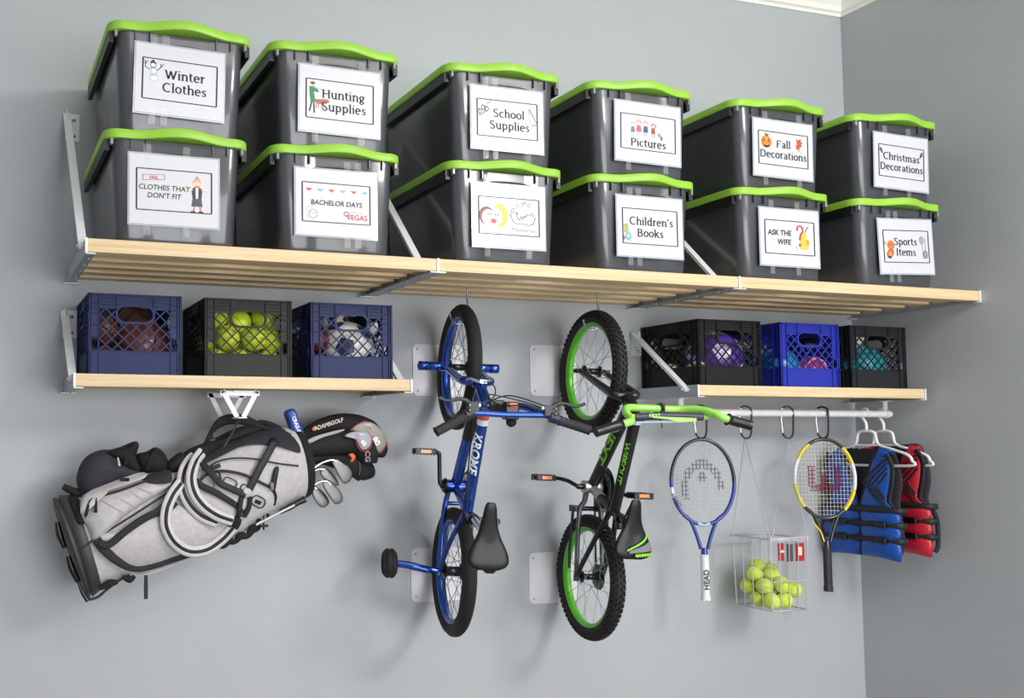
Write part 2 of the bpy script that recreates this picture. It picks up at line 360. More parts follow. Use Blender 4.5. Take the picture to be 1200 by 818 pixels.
class Art:
    def __init__(s, fr): s.mb = MB(); s.m = []; s.O, s.ex, s.ey = fr; s.k = 0
    def c(s, h):
        a = art_mat(h)
        if a not in s.m: s.m.append(a)
        return s.m.index(a)
    def poly(s, pts, h):
        s.k += 1; nz = s.ex.cross(s.ey).normalized(); z = .0006+.00005*s.k
        s.mb.add([s.O+s.ex*x+s.ey*y+nz*z for x, y in pts], [list(range(len(pts)))], s.c(h), False)
    def ell(s, x, y, a, b, h, rot=0, n=18):
        r = radians(rot); s.poly([(x+a*cos(t)*cos(r)-b*sin(t)*sin(r), y+a*cos(t)*sin(r)+b*sin(t)*cos(r)) for t in [2*pi*i/n for i in range(n)]], h)
    def line(s, pts, w, h):
        s.k += 1; nz = s.ex.cross(s.ey).normalized(); ribbon(s.mb, pts, s.O, s.ex, s.ey, nz, w, s.c(h), .0006+.00005*s.k)
# label frame: x -.147...147, y -.113...113 (metres)
def a_snowman(a):
    a.ell(-.087, .004, .014, .014, 'b9cbe0'); a.ell(-.087, .004, .010, .010, 'eef2f8'); a.ell(-.088, .026, .011, .012, '9fb4c8'); a.ell(-.088, .026, .008, .009, 'eef2f8'); a.ell(-.09, .045, .0095, .009, '5d5f78'); a.ell(-.09, .045, .007, .0065, 'f0f2f6')
    a.poly([(-.103, .052), (-.077, .05), (-.084, .056), (-.09, .064), (-.098, .057)], '2b2338'); a.line([(-.1, .03), (-.116, .036), (-.117, .058)], .003, '4a2740'); a.line([(-.116, .046), (-.108, .058)], .003, '4a2740')
    a.line([(-.077, .028), (-.064, .04), (-.056, .052)], .003, '4a2740'); a.line([(-.064, .04), (-.066, .052)], .003, '4a2740'); a.line([(-.098, .036), (-.08, .034)], .004, '6f8f8a'); a.line([(-.1, .012), (-.076, .01)], .003, '7f93a8')
def a_hunter(a):
    a.ell(-.1, .047, .0065, .007, 'e6bfa6'); a.ell(-.1, .053, .009, .005, '444a48'); a.poly([(-.113, .04), (-.098, .042), (-.078, .03), (-.08, .022), (-.096, .024), (-.09, -.012), (-.107, -.016), (-.112, .015)], '2f7f4f'); a.line([(-.104, .036), (-.084, .032)], .008, '3f8a5a')
    a.line([(-.094, .038), (-.044, .032)], .0022, '8d9a9a'); a.line([(-.104, -.014), (-.112, -.046)], .006, '3c3040'); a.line([(-.096, -.014), (-.094, -.05)], .006, '3c3040')
    a.poly([(-.092, -.002), (-.07, -.001), (-.055, .002), (-.046, .001), (-.036, -.006), (-.046, -.012), (-.054, -.01), (-.062, -.018), (-.088, -.017)], 'b0603c')
    for x in (-.086, -.078, -.066, -.06): a.line([(x, -.014), (x-.002, -.034)], .003, 'b0603c')
def a_school(a):
    a.line([(-.118, .03), (-.112, .002), (-.098, .016), (-.088, .03), (-.072, .034)], .004, '2f4a48'); a.ell(-.112, .02, .008, .011, '5a5876'); a.ell(-.112, .02, .004, .006, 'dfe6ee'); a.ell(-.1, .036, .008, .011, '3f6a5a'); a.ell(-.1, .036, .004, .006, 'd7efe0')
    a.ell(-.086, .032, .009, .011, '5c3f5c'); a.ell(-.085, .032, .005, .006, 'efd6de'); a.line([(-.088, .052), (-.074, .056), (-.068, .064)], .004, '8a6a5a'); a.line([(-.104, .05), (-.094, .058)], .003, '8faabf'); a.ell(-.096, .006, .006, .004, 'bfe0c6')
    a.line([(.09, .045), (.091, -.008)], .0025, 'b98d7c'); a.line([(.09, .048), (.122, -.002)], .0035, '54525e'); a.poly([(.097, -.018), (.122, -.012), (.122, -.004), (.099, -.009)], 'c890ac')
def a_kids(a):
    for x, y, hc, bc, s in ((-.07, .008, 'b9b4b4', '77747c', .9), (-.043, .012, 'c9a696', 'c4605e', 1.1), (-.012, .012, 'd6a894', '2c5a8c', 1.05), (.022, .01, 'b08a8c', 'a8404c', .9)):
        a.ell(x, y+.024*s, .012*s, .011*s, hc); a.ell(x, y+.02*s, .007*s, .006*s, 'f0d8cc'); a.poly([(x-.008*s, y+.013*s), (x+.008*s, y+.013*s), (x+.011*s, y-.01), (x-.011*s, y-.01)], bc)
        a.line([(x-.004, y-.008), (x-.005, y-.026)], .002, '9a8c8c'); a.line([(x+.004, y-.008), (x+.005, y-.026)], .002, '9a8c8c')
    a.line([(.028, .02), (.038, .036)], .0025, '555560'); a.ell(.05, -.002, .008, .008, '9a9ca2'); a.ell(.06, -.014, .005, .008, '66666e')
def a_pumpkin(a):
    a.ell(-.085, .024, .026, .025, 'c96f1f'); a.ell(-.085, .024, .018, .0245, 'e88a30'); a.ell(-.085, .024, .008, .024, 'f09a40'); a.poly([(-.09, .046), (-.093, .06), (-.08, .056), (-.07, .056), (-.078, .046)], '4a7a2c')
    for s in (-1, 1): a.poly([(-.085+s*.005, .026), (-.085+s*.016, .026), (-.085+s*.011, .036)], '2a1206')
    a.poly([(-.088, .018), (-.082, .018), (-.085, .025)], '2a1206'); a.poly([(-.102, .014), (-.092, .01), (-.078, .01), (-.068, .014), (-.074, .004), (-.085, .001), (-.096, .004)], '2a1206')
    a.poly([(.062, .05), (.078, .046), (.09, .054), (.088, .04), (.098, .036), (.09, .03), (.094, .02), (.084, .018), (.076, -.004), (.074, .01), (.062, .006), (.068, .016), (.06, .022), (.07, .028), (.066, .036), (.07, .04)], 'c4512a'); a.line([(.078, .008), (.094, -.012)], .002, 'a09890')
def a_holly(a):
    for s in (-1, 1):
        a.ell(s*.112, .048, .008, .005, '3c6a48', 30*s); a.ell(s*.108, .038, .005, .009, '3c6a48', -20*s); a.ell(s*.116, .041, .004, .004, 'a83a3c'); a.line([(s*.112, .045), (s*.1, .026)], .003, '3f3440')
def a_clown(a):
    a.ell(.075, .034, .014, .012, 'dba46e'); a.ell(.075, .028, .012, .009, 'f0c8a4'); a.poly([(.066, .045), (.084, .045), (.076, .056)], '9a9a9c'); a.ell(.075, .018, .009, .004, 'd05a4a')
    a.poly([(.056, .012), (.07, .018), (.072, -.022), (.06, -.022), (.058, -.004)], '2f3446'); a.poly([(.094, .012), (.08, .018), (.078, -.022), (.09, -.022), (.092, -.004)], '2f3446'); a.poly([(.07, .016), (.08, .016), (.079, -.022), (.071, -.022)], 'e8d6c8')
    a.line([(.06, .01), (.036, -.002)], .007, 'f0c8a4'); a.line([(.09, .01), (.112, .002)], .007, 'f0c8a4'); a.poly([(.06, -.02), (.09, -.02), (.094, -.046), (.056, -.046)], '4a4858'); a.line([(.066, -.046), (.064, -.062)], .005, 'd46a5a'); a.line([(.085, -.046), (.087, -.062)], .005, 'd46a5a')
    a.ell(.062, -.064, .009, .003, '22222a'); a.ell(.088, -.064, .009, .003, '22222a')
def a_vegas(a):
    for i in range(6):
        x = -.1+i*.041; a.poly([(x-.013, .047), (x+.013, .047), (x, .036)], 'c8404a' if i % 2 == 0 else '6fa8d4')
    a.ell(-.085, -.04, .016, .016, '77757c'); a.ell(-.085, -.04, .0135, .0135, 'f4f4f4'); a.line([(-.096, -.034), (-.086, -.042), (-.076, -.032)], .003, '55535a'); a.line([(-.108, -.02), (-.106, -.05), (-.096, -.052)], .0015, '9a98a0'); a.line([(-.11, -.02), (-.08, -.012)], .0015, '9a98a0')
    a.ell(.036, -.034, .011, .009, '6b6a72'); a.ell(.036, -.034, .007, .005, 'd0d0d4'); a.line([(.05, -.027), (.1, -.03)], .0025, 'b06a6a')
def a_couple(a):
    a.ell(-.092, -.002, .032, .034, '7a4a3e'); a.ell(-.085, -.008, .027, .03, 'f3d3c6'); a.ell(-.036, .002, .03, .044, 'd8bd4e'); a.ell(-.05, -.004, .022, .032, 'f3d9c8'); a.ell(-.064, -.02, .012, .009, 'c0484c')
    for x in (-.086, -.076, -.056, -.046): a.ell(x, .006, .0035, .006, 'f8f8f8'); a.ell(x, .004, .0025, .004, '2c4a44')
    a.line([(.108, .004), (.1, -.022), (.08, -.028), (.055, -.022), (.03, -.026), (.014, -.016), (.006, .006), (.012, .028), (.03, .034)], .0035, '38343c')
    a.line(sm2([(.022, .024), (.016, .014), (.026, .01), (.034, .018), (.032, .002), (.042, -.01), (.05, .004), (.056, -.006), (.062, .006), (.068, .002), (.074, .012), (.084, .008), (.092, .018), (.1, .012), (.096, .004)], 4), .003, '38343c')
    for x, y in ((.036, .044), (.056, .048), (.066, .056), (.082, .046)): a.ell(x, y, .006, .006, '55525c'); a.ell(x, y, .0035, .0035, 'eeeef0')
def a_book(a):
    a.poly([(-.12, .004), (-.1, .01), (-.098, -.022), (-.118, -.028)], '8fb04e'); a.ell(-.112, -.01, .006, .007, 'd8a03c'); a.ell(-.1, -.04, .014, .016, '5aa0b8'); a.ell(-.1, -.038, .008, .009, 'a8d0dc'); a.poly([(-.122, -.036), (-.112, -.044), (-.118, -.056), (-.126, -.05)], '9a5a5a'); a.ell(-.094, -.056, .007, .005, 'c8b888')
def a_quest(a):
    a.ell(.07, -.03, .026, .016, 'e8bc48'); a.poly([(.05, -.03), (.052, 0), (.064, .024), (.078, .03), (.086, .01), (.082, -.012), (.094, -.04), (.07, -.048)], 'eec050'); a.ell(.088, -.014, .01, .012, 'd8a030'); a.line([(.078, .026), (.088, .044), (.096, .05)], .005, '6a4a40')
    a.line(sm2([(.036, .03), (.042, .048), (.06, .048), (.066, .03), (.054, .014), (.05, -.008)], 4), .0085, 'c03540'); a.ell(.05, -.026, .006, .006, 'c03540'); a.line([(.028, -.03), (.038, -.046)], .004, '9ab89a')
def a_sports(a):
    a.ell(-.085, .004, .02, .021, 'd07a3c'); a.line([(-.104, .004), (-.066, .008)], .0016, '3a2418'); a.ell(-.09, -.03, .022, .017, 'b8643a', 40); a.ell(-.09, -.032, .012, .01, 'd8905c', 40); a.poly([(-.108, -.04), (-.098, -.052), (-.084, -.05), (-.09, -.042)], '2c2426'); a.line([(-.118, .02), (-.112, .006)], .004, '4a4448')
    a.ell(.086, .028, .012, .017, '7c7c82'); a.ell(.086, .028, .008, .013, 'a8aaae'); a.line([(.086, .01), (.092, -.05)], .003, '7c7c82'); a.ell(.104, -.032, .012, .018, '66666c'); a.ell(.104, -.032, .008, .013, '9a9ca0'); a.line([(.104, -.012), (.106, .04)], .003, '7c7c82')
def mklabel(t, lines, art, cx=-.012, cz=.164, tilt=0, sans=False, lsz=.028, xo=(0, 0), ly=(.02, -.024), extra=None, bx=(-.124, .124, -.067, .067)):
    y0 = -.283-(.001+.005)
    # the sheet sits on the tub front
    tl = radians(tilt); ex = V((cos(tl), 0, sin(tl))); ey = V((-sin(tl), 0, cos(tl))); O = V((cx, -.2895, cz))
    Y = lambda d: O+V((0, -d, 0))
    sheet = MB().prism([(-.147, -.113), (.147, -.113), (.147, .113), (-.147, .113)], O, ex, ey, .0006).build('label_sheet', PAPER, t)
    MB().prism([(-.153, -.119), (.153, -.119), (.153, .119), (-.153, .119)], O+V((0, .0008, 0)), ex, ey, .0006).build('clear_sleeve', mat('sleeve_plastic', 'ccd6e2', .1, alpha=.55, noise=0, spec=1), sheet)
    b = MB(); x0, x1, z0, z1 = bx; nz = ex.cross(ey)
    for p, q in (((x0, z0), (x1, z0)), ((x1, z0), (x1, z1)), ((x1, z1), (x0, z1)), ((x0, z1), (x0, z0))): ribbon(b, [p, q], O, ex, ey, nz, .0052, 0, .0012)
    b.build('printed_border', INK, sheet)
    tx = MB()
    for i, s in enumerate(lines):
        o = O+ex*(xo[i] if i < len(xo) else 0)+ey*ly[i]
        if sans: text(tx, s, o, ex, ey, lsz, 0, sans if isinstance(sans, float) else 0, 1.0, .12, z0=.0014)
        else: serif(tx, s, o-ey*lsz*.5, ex, ey, lsz, 0, z0=.0014)
    tx.build('printed_words', INK, sheet)
    if art:
        a = Art((O, ex, ey)); art(a); a.mb.build('printed_picture', a.m, sheet)
    if extra: extra(O, ex, ey, sheet)
    for dx in random.sample([-.09, -.05, .04, .08], 2):
        MB().prism([(dx-.012, .113-.02), (dx+.012, .113-.02), (dx+.012, .147), (dx-.012, .147)], O-V((0, .001, 0)), ex, ey, .0004).build('tape', CLEAR, t)
        MB().prism([(dx-.012, -.15), (dx+.01, -.15), (dx+.01, -.09), (dx-.012, -.09)], O-V((0, .001, 0)), ex, ey, .0004).build('tape', CLEAR, t)
def red_words(s, x, y, size, h='b8303c', stamp=False, rot=0):
    def f(O, ex, ey, sh):
        mb = MB(); r = radians(rot); e2 = ex*cos(r)+ey*sin(r); f2 = ey*cos(r)-ex*sin(r); o = O+ex*x+ey*y
        text(mb, s, o, e2, f2, size, 0, .02, 1, z0=.0015)
        if stamp:
            nz = ex.cross(ey)
            for p, q in (((-.036, -.008), (.036, -.008)), ((.036, -.008), (.036, .009)), ((.036, .009), (-.036, .009)), ((-.036, .009), (-.036, -.008))): ribbon(mb, [p, q], o, e2, f2, nz, .002, 0, .0015)
        mb.build('red_words', art_mat(h), sh)
    return f
def grey_words(s, x, y, size):
    def f(O, ex, ey, sh):
        mb = MB(); text(mb, s, O+ex*x+ey*y, ex, ey, size, 0, 0, 1.1, z0=.0015); mb.build('grey_words', art_mat('8f8d94'), sh)
    return f
BX = [.585, 1.145, 1.806, 2.404, 3.07, 3.68]
BY = -.322
tops = [dict(lines=['Winter', 'Clothes'], art=a_snowman, cx=-.008, tilt=-1.5, xo=(.016, .016), cz=.17), dict(lines=['Hunting', 'Supplies'], art=a_hunter, cx=.006, xo=(.012, .014), tilt=-.8),
        dict(lines=['School', 'Supplies'], art=a_school, cx=0, xo=(.005, .008)), dict(lines=['Pictures'], art=a_kids, cx=.014, cz=.170, ly=(-.04,), xo=(0, 0), tilt=-1),
        dict(lines=['Fall', 'Decorations'], art=a_pumpkin, cx=-.003, tilt=-1), dict(lines=['Christmas', 'Decorations'], art=a_holly, cx=.012, tilt=-1.5)]
lows = [dict(lines=['CLOTHES THAT', "DON'T FIT"], art=a_clown, sans=.012, lsz=.0235, xo=(-.034, -.034), ly=(.008, -.018), extra=red_words('FAIL', -.068, .04, .015, stamp=True, rot=4), cx=-.014, cz=.165),
        dict(lines=['BACHELOR DAYS'], art=a_vegas, sans=.02, lsz=.024, ly=(0,), extra=red_words('VEGAS', .075, -.044, .026), cx=-.01), dict(lines=[], art=a_couple, extra=grey_words('Memories', .058, -.046, .022), cx=0),
        dict(lines=["Children's", 'Books'], art=a_book, cx=.012, xo=(.006, .0)), dict(lines=['ASK THE', 'WIFE'], art=a_quest, sans=.022, lsz=.03, xo=(-.052, -.03), ly=(.018, -.018), cx=.015), dict(lines=['Sports', 'Items'], art=a_sports, cx=.02, tilt=2.2, xo=(-.004, -.004))]
LT = ['top bin at the left end, label reads Winter Clothes with a snowman', 'top bin second from left, label reads Hunting Supplies with a green hunter', 'top bin labelled School Supplies, on the Memories bin', 'top bin labelled Pictures with small children drawn above the word',
      'top bin labelled Fall Decorations with an orange pumpkin', "top bin at the right end, label reads Christmas Decorations"]
LL = ["lower bin at the left end, label reads Clothes That Don't Fit", 'lower bin labelled Bachelor Days with a red Vegas and small pennants', 'lower bin with two cartoon faces kissing on its Memories label', "lower bin labelled Children's Books, under the Pictures bin",
      'lower bin labelled Ask The Wife with a red question mark', 'lower bin at the right end, label reads Sports Items']
for row, (specs, labs, z) in enumerate(((lows, LL, ZT+.0005), (tops, LT, ZT+.3562))):
    for i in range(6):
        loc = (BX[i]+(.012 if row and i == 0 else 0), BY, z)
        b = bin_proto if (row == 0 and i == 0) else dup(bin_proto, loc)
        if b is bin_proto: b.location = loc; protokids = None
        b['label'] = 'lime lidded '+labs[i]
        todo = (b, specs[i])
        ART[(row, i)] = todo
for t, sp in ART.values(): mklabel(t, **sp)
# ------------------------------------------------------------------ milk crates and what is in them
def crate_mesh():
    W, D, H = .33, .33, .28; mb = MB()
    def side(T):
        def bx(x0, x1, z0, z1, y0=.0, y1=.005): mb.box(x0, x1, y0, y1, z0, z1, 0, T)
        bx(0, W, 0, .082, .004, .008); bx(0, W, 0, .004, 0, .007); bx(0, W, .079, .083, .001, .007)
        bx(0, W, .274, .28, 0, .008)
        for x in (.0015, .012, .038, .29, .316, .3285): bx(x-.0015, x+.0015, 0, .28, 0, .007)
        for x0, x1, s0, s1 in ((.003, .040, .012, .036), (.29, .327, .294, .318)):
            bx(x0, x1, .128, .276, .005, .007); bx(x0, s0, .082, .128, .003, .006); bx(s1, x1, .082, .128, .003, .006); 
            for z in (.128, .17, .21, .228, .245): bx(x0, x1, z, z+.0025, 0, .006)
            # rounded slot rim
            c = (s0+s1)/2; r = (s1-s0)/2
            rim = [(c+r*cos(a), 0, .114+r*sin(a)) for a in [pi*i/6 for i in range(7)]]+[(c-r*cos(a), 0, .097-r*sin(a)) for a in [pi*i/6 for i in range(7)]]
            mb.tube([(p[0], .003, p[2]) for p in [T @ V(q) if False else V(q) for q in rim]], .0022, 6, 0, True) if T is None else mb.add(*tubegeo([(p[0], .003, p[2]) for p in rim], .0022), 0, True, T)
        bx(.04, .10, .228, .276, .005, .007); bx(.23, .29, .228, .276, .005, .007); bx(.10, .23, .236, .276, .005, .007)
        bx(.098, .102, .232, .276, 0, .006); bx(.228, .232, .232, .276, 0, .006)
        for z in (.24, .252, .264): bx(.04, .1, z, z+.0025, .0, .006); bx(.23, .29, z, z+.0025, .0, .006)
        # handle ring: stadium with its upper edge under the top band
        cx, cz, rw, rh = .165, .210, .062, .026
        def inside(x, z, g=0): 
            dx = max(0, abs(x-cx)-(rw-rh)); return sqrt(dx*dx+(z-cz)**2) < rh+g
        ring = [(cx+(rw-rh)+(rh+.008)*cos(a), cz+(rh+.008)*sin(a)) for a in [pi/2-pi*i/10 for i in range(11)]]+[(cx-(rw-rh)-(rh+.008)*cos(a), cz-(rh+.008)*sin(a)) for a in [pi/2-pi*i/10 for i in range(11)]]
        rin = [(cx+(rw-rh)+rh*cos(a), cz+rh*sin(a)) for a in [pi/2-pi*i/10 for i in range(11)]]+[(cx-(rw-rh)-rh*cos(a), cz-rh*sin(a)) for a in [pi/2-pi*i/10 for i in range(11)]]
        n = len(ring); vs = []
        for a, b in zip(ring, rin): vs += [(a[0], 0, a[1]), (b[0], 0, b[1]), (b[0], .01, b[1]), (a[0], .01, a[1])]
        mb.add(vs, [(4*i+k, 4*i+(k+1) % 4, 4*((i+1) % n)+(k+1) % 4, 4*((i+1) % n)+k) for i in range(n) for k in range(4)], 0, False, T)
        # diamond lattice, clipped to the window and the handle ring
        for sg in (-1, 1):
            for q in range(-11, 18):
                x0 = .04+q*.0425; seg = []; run = None
                for s in range(0, 61):
                    z = .082+s*.0025; x = x0+sg*(z-.082)*1.02
                    ok = .04 <= x <= .29 and z <= .231 and not inside(x, z, .004)
                    if ok: run = (run[0], (x, z)) if run else ((x, z), (x, z))
                    if (not ok or s == 60) and run: seg.append(run); run = None
                for a, b in seg:
                    if (a[0]-b[0])**2+(a[1]-b[1])**2 > 1e-5:
                        dx, dz = b[0]-a[0], b[1]-a[1]; l = sqrt(dx*dx+dz*dz); nx, nz = -dz/l*.0023, dx/l*.0023
                        P = [(a[0]+nx, a[1]+nz), (a[0]-nx, a[1]-nz), (b[0]-nx, b[1]-nz), (b[0]+nx, b[1]+nz)]; y0 = .001 if sg > 0 else .002
                        mb.add([(x, y, z) for y in (y0, y0+.004) for x, z in P], [(0, 1, 2, 3), (7, 6, 5, 4), (0, 4, 5, 1), (1, 5, 6, 2), (2, 6, 7, 3), (3, 7, 4, 0)], 0, False, T)
        for q in range(8):        # raised hatching over the handle
            x = .102+q*.016; mb.add([(x, .001, .238), (x+.002, .001, .238), (min(.23, x+.038), .001, .274), (min(.228, x+.036), .001, .274), (x, .004, .238), (x+.002, .004, .238), (min(.23, x+.038), .004, .274), (min(.228, x+.036), .004, .274)], [(0, 1, 2, 3), (0, 4, 5, 1), (2, 6, 7, 3)], 0, False, T)
    for k in range(4):
        side(Matrix.Rotation(pi/2*k, 4, 'Z') @ Matrix.Translation((-W/2, -D/2, 0)))
    for q in range(9): mb.box(-.16, .16, -.15+q*.0355, -.142+q*.0355, .0005, .006); mb.box(-.15+q*.0355, -.142+q*.0355, -.16, .16, .001, .0055)
    return mb
def tubegeo(pts, r):
    t = MB(); t.tube(pts, r, 6, 0, True); return t.v, t.f
CR = MB(); _cm = crate_mesh()
def crate(label, x, y, z, matl, grp, rot=0):
    key = 'cr'+matl.name
    if key not in MATS:
        MATS[key] = _cm.build('milk_crate', matl)
        o = MATS[key]
    else:
        o = MATS[key].copy(); COL.objects.link(o)
    o.location = (x, y, z); o.rotation_euler = (0, 0, radians(rot)); return tag(o, label, 'crate', grp)
NAVY = mat('navy_plastic', '152454', .5, noise=.15, scale=25, spec=.3)
COBALT = mat('cobalt_plastic', '1c2ba0', .5, noise=.08, scale=25)
BLKP = mat('black_crate_plastic', '161616', .5, noise=.15, scale=25, spec=.3)
BLK2 = mat('dark_grey_crate_plastic', '222327', .5, noise=.15, scale=25, spec=.3)
zc = ZL+.0005
AY = -.1765
AX = [.494, .906, 1.308]
CX = [3.045, 3.478, 3.868]
crate('navy milk crate full of brown leather balls, left on the lower left shelf', AX[0], AY, zc, NAVY, 'milk crates')
crate('black milk crate full of yellow softballs, between two navy crates', AX[1], AY, zc, BLKP, 'milk crates')
crate('navy milk crate holding a navy and white soccer ball', AX[2], AY, zc, NAVY, 'milk crates')
crate('black milk crate with a purple ball, nearest the open diagonal strut', CX[0], AY, zc, BLKP, 'milk crates')
crate('bright cobalt blue milk crate in the middle of the lower right shelf', CX[1], AY, zc, COBALT, 'milk crates')
crate('dark grey milk crate with a teal ball inside, at the right end', CX[2], AY, zc, BLK2, 'milk crates')
def seamball(name, label, cat, c, r, m, sm_, grp=None, seams=((1, 0, 0), (0, 1, 0), (0, 0, 1)), w=.003, rot=(.4, .3, .2)):
    t = thing(name, label, cat, c, grp, local=True)
    MB().sph((0, 0, 0), r, n=28).build('cover', m, t)
    s = MB(); R = Matrix.Rotation(rot[0], 3, 'X') @ Matrix.Rotation(rot[1], 3, 'Y') @ Matrix.Rotation(rot[2], 3, 'Z')
    for a in seams:
        a = R @ V(a); e = a.orthogonal().normalized(); g = a.cross(e); s.tube([(e*cos(q)+g*sin(q))*(r*1.0005) for q in [2*pi*i/40 for i in range(40)]], w, 6, 0, True)
    s.build('seam', sm_, t); return t
BROWN = mat('brown_leather', '622f1e', .45, noise=.2, scale=60, bump=.3, bscale=500, coat=.2)
MAROON = mat('maroon_leather', '6e1f26', .45, noise=.15, scale=60)
SEAM = mat('black_seam', '1a1412', .6)
zb = zc+.006
gb = 'balls in the left navy crate'
seamball('basketball', 'brown basketball low in the left navy crate, seen through the lattice at right', 'ball', (AX[0]+.04, AY-.045, zb+.105), .1045, BROWN, SEAM, gb)
seamball('basketball', 'dark brown basketball showing in the handle opening of the left navy crate', 'ball', (AX[0]+.03, AY+.045, zb+.265-.06), .06, mat('dark_brown_leather', '56301f', .5, noise=.2, bump=.3), SEAM, gb, rot=(.9, .1, .6))
seamball('small_ball', 'small maroon ball at the left side of the left navy crate', 'ball', (AX[0]-.105, AY-.1, zb+.05), .05, MAROON, SEAM, gb)
seamball('small_ball', 'small reddish brown ball above the maroon one in the left navy crate', 'ball', (AX[0]-.1, AY-.09, zb+.153), .053, BROWN, SEAM, gb, rot=(0, .7, .3))
YB = mat('yellow_leather', 'cddf35', .5, noise=.06, scale=30)
RS = mat('tan_stitch', 'a39a3c', .6)
def softball(c, label, first=[]):
    if not first: first.append(seamball('softball', label, 'ball', c, .0475, YB, RS, 'yellow softballs in the black crate', seams=((1, 0, 0),), w=.0012)); return first[0]
    o = dup(first[0], c, label); o.rotation_euler = (random.random()*3, random.random()*3, random.random()*3); return o
k = 0
names = ['front left', 'front centre left', 'front centre right', 'front right', 'rear']
SBP = [(-.108, -.1, .05), (-.01, -.103, .05), (.093, -.1, .05), (-.055, -.01, .05), (.05, -.012, .05), (-.062, -.098, .139), (.04, -.1, .14), (.112, -.08, .136), (-.108, -.015, .125), (-.005, -.055, .215-.012), (.095, .01, .125), (0, .02, .13), (.09, -.062, .224), (-.098, -.06, .222)]
SBL = ['front bottom left of the black crate, in its oval slot', 'front bottom centre of the black crate', 'front bottom right of the black crate', 'bottom, behind the front left pair of the black crate', 'bottom, behind the front right pair of the black crate', 'second layer left of the handle in the black crate',
       'second layer under the handle of the black crate', 'second layer at the right corner of the black crate', 'second layer behind, at the left of the black crate', 'top layer, in the handle opening of the black crate', 'second layer behind, at the right of the black crate', 'second layer centre, deep in the black crate', 'top layer right of the handle in the black crate', 'top layer left of the handle in the black crate']
for p, l in zip(SBP, SBL): softball((AX[1]+p[0], AY+p[1], zb+p[2]), 'yellow softball, '+l)
def soccer(c, r, label, ma, mb_, grp=None, rot=(.3, .2, 0)):
    ph = (1+sqrt(5))/2; ic = [V(p).normalized() for p in [(0, s, q*ph) for s in (-1, 1) for q in (-1, 1)]+[(s, q*ph, 0) for s in (-1, 1) for q in (-1, 1)]+[(q*ph, 0, s) for s in (-1, 1) for q in (-1, 1)]]
    R = Matrix.Rotation(rot[0], 3, 'X') @ Matrix.Rotation(rot[1], 3, 'Y') @ Matrix.Rotation(rot[2], 3, 'Z'); ic = [R @ p for p in ic]
    t = thing('soccer_ball', label, 'ball', c, grp, local=True)
    MB().sph((0, 0, 0), r, n=32).build('cover', ma, t)
    for a in ic:
        nb = sorted(ic, key=lambda q: (q-a).length)[1:6]; e = a.orthogonal().normalized(); g = a.cross(e); nb.sort(key=lambda q: math.atan2(q.dot(g), q.dot(e)))
        cor = []
        pts = []
        for i in range(5):
            p = (a*2+nb[i]).normalized(); q = (a*2+nb[(i+1) % 5]).normalized()
            for s in range(4): pts.append((p*(1-s/4)+q*(s/4)).normalized())
        m = MB(); vs = [a*(r*1.004)]+[(a*(1-.5)+p*.5).normalized()*(r*1.004) for p in pts]+[p*(r*1.004) for p in pts]; n = 20
        m.add(vs, [(0, 1+i, 1+(i+1) % n) for i in range(n)]+[(1+i, 1+n+i, 1+n+(i+1) % n, 1+(i+1) % n) for i in range(n)]); m.build('panel', mb_, t)
    return t
WHITEL = mat('white_leather', 'e9e4da', .4, noise=.05)
NAVL = mat('navy_leather', '1f2b52', .4)
gc = 'balls in the right navy crate'
soccer((AX[2]+.03, AY-.03, zb+.113), .112, 'navy and white soccer ball low in the right navy crate', WHITEL, NAVL, gc, (.2, .5, .1))
soccer((AX[2]+.012, AY+.03, zb+.215), .058, 'small white and navy ball in the handle opening of the right navy crate', WHITEL, NAVL, gc, (-.35, .0, .0))
seamball('small_ball', 'maroon ball at the left corner of the right navy crate', 'ball', (AX[2]-.107, AY-.103, zb+.047), .0465, MAROON, SEAM, gc)
seamball('small_ball', 'dark maroon ball stacked on another maroon ball in the right navy crate', 'ball', (AX[2]-.108, AY-.085, zb+.142), .047, MAROON, SEAM, gc, rot=(1, .2, .3))
PUR = mat('purple_leather', '4f2f9a', .35, noise=.1, coat=.4); LIL = mat('lilac_leather', 'd9c6ee', .35, coat=.3)
soccer((CX[0]+.035, AY-.035, zb+.12), .12, 'purple and lilac ball in the black crate beside the open strut', PUR, LIL, 'balls in the right-hand black crate', (.5, .2, .9))
seamball('small_ball', 'white ball at the left side of the black crate beside the open strut', 'ball', (CX[0]-.107, AY-.09, zb+.052), .05, WHITEL, mat('grey_seam', '9a9a9c'), 'balls in the right-hand black crate')
seamball('small_ball', 'white ball at the back left of the black crate beside the open strut', 'ball', (CX[0]-.105, AY+.06, zb+.053), .05, WHITEL, mat('grey_seam', '9a9a9c'), 'balls in the right-hand black crate')
TEAL = mat('teal_rubber', '1f8fae', .35, noise=.06, coat=.3); REDL = mat('red_leather', 'b8324a', .35, noise=.12, coat=.3)
seamball('rubber_ball', 'teal ball at the left in the cobalt blue crate', 'ball', (CX[1]-.066, AY-.055, zb+.088), .0865, TEAL, mat('dark_teal_seam', '14627c'), 'balls in the cobalt crate')
seamball('rubber_ball', 'red and pink ball in the middle of the cobalt blue crate', 'ball', (CX[1]+.088, AY-.085, zb+.068), .0655, REDL, mat('pink_seam', 'f0a8b0'), 'balls in the cobalt crate', w=.006)
seamball('rubber_ball', 'teal ball filling the lower half of the dark grey right-hand crate', 'ball', (CX[2]+.03, AY-.055, zb+.098), .0965, mat('bright_teal_rubber', '1798a8', .35), mat('dark_teal_seam', '14627c'), 'balls in the dark grey crate')
seamball('rubber_ball', 'white ball resting on the teal ball in the dark grey crate', 'ball', (CX[2]+.01, AY-.035, zb+.236), .05, WHITEL, mat('grey_seam', '9a9a9c'), 'balls in the dark grey crate')
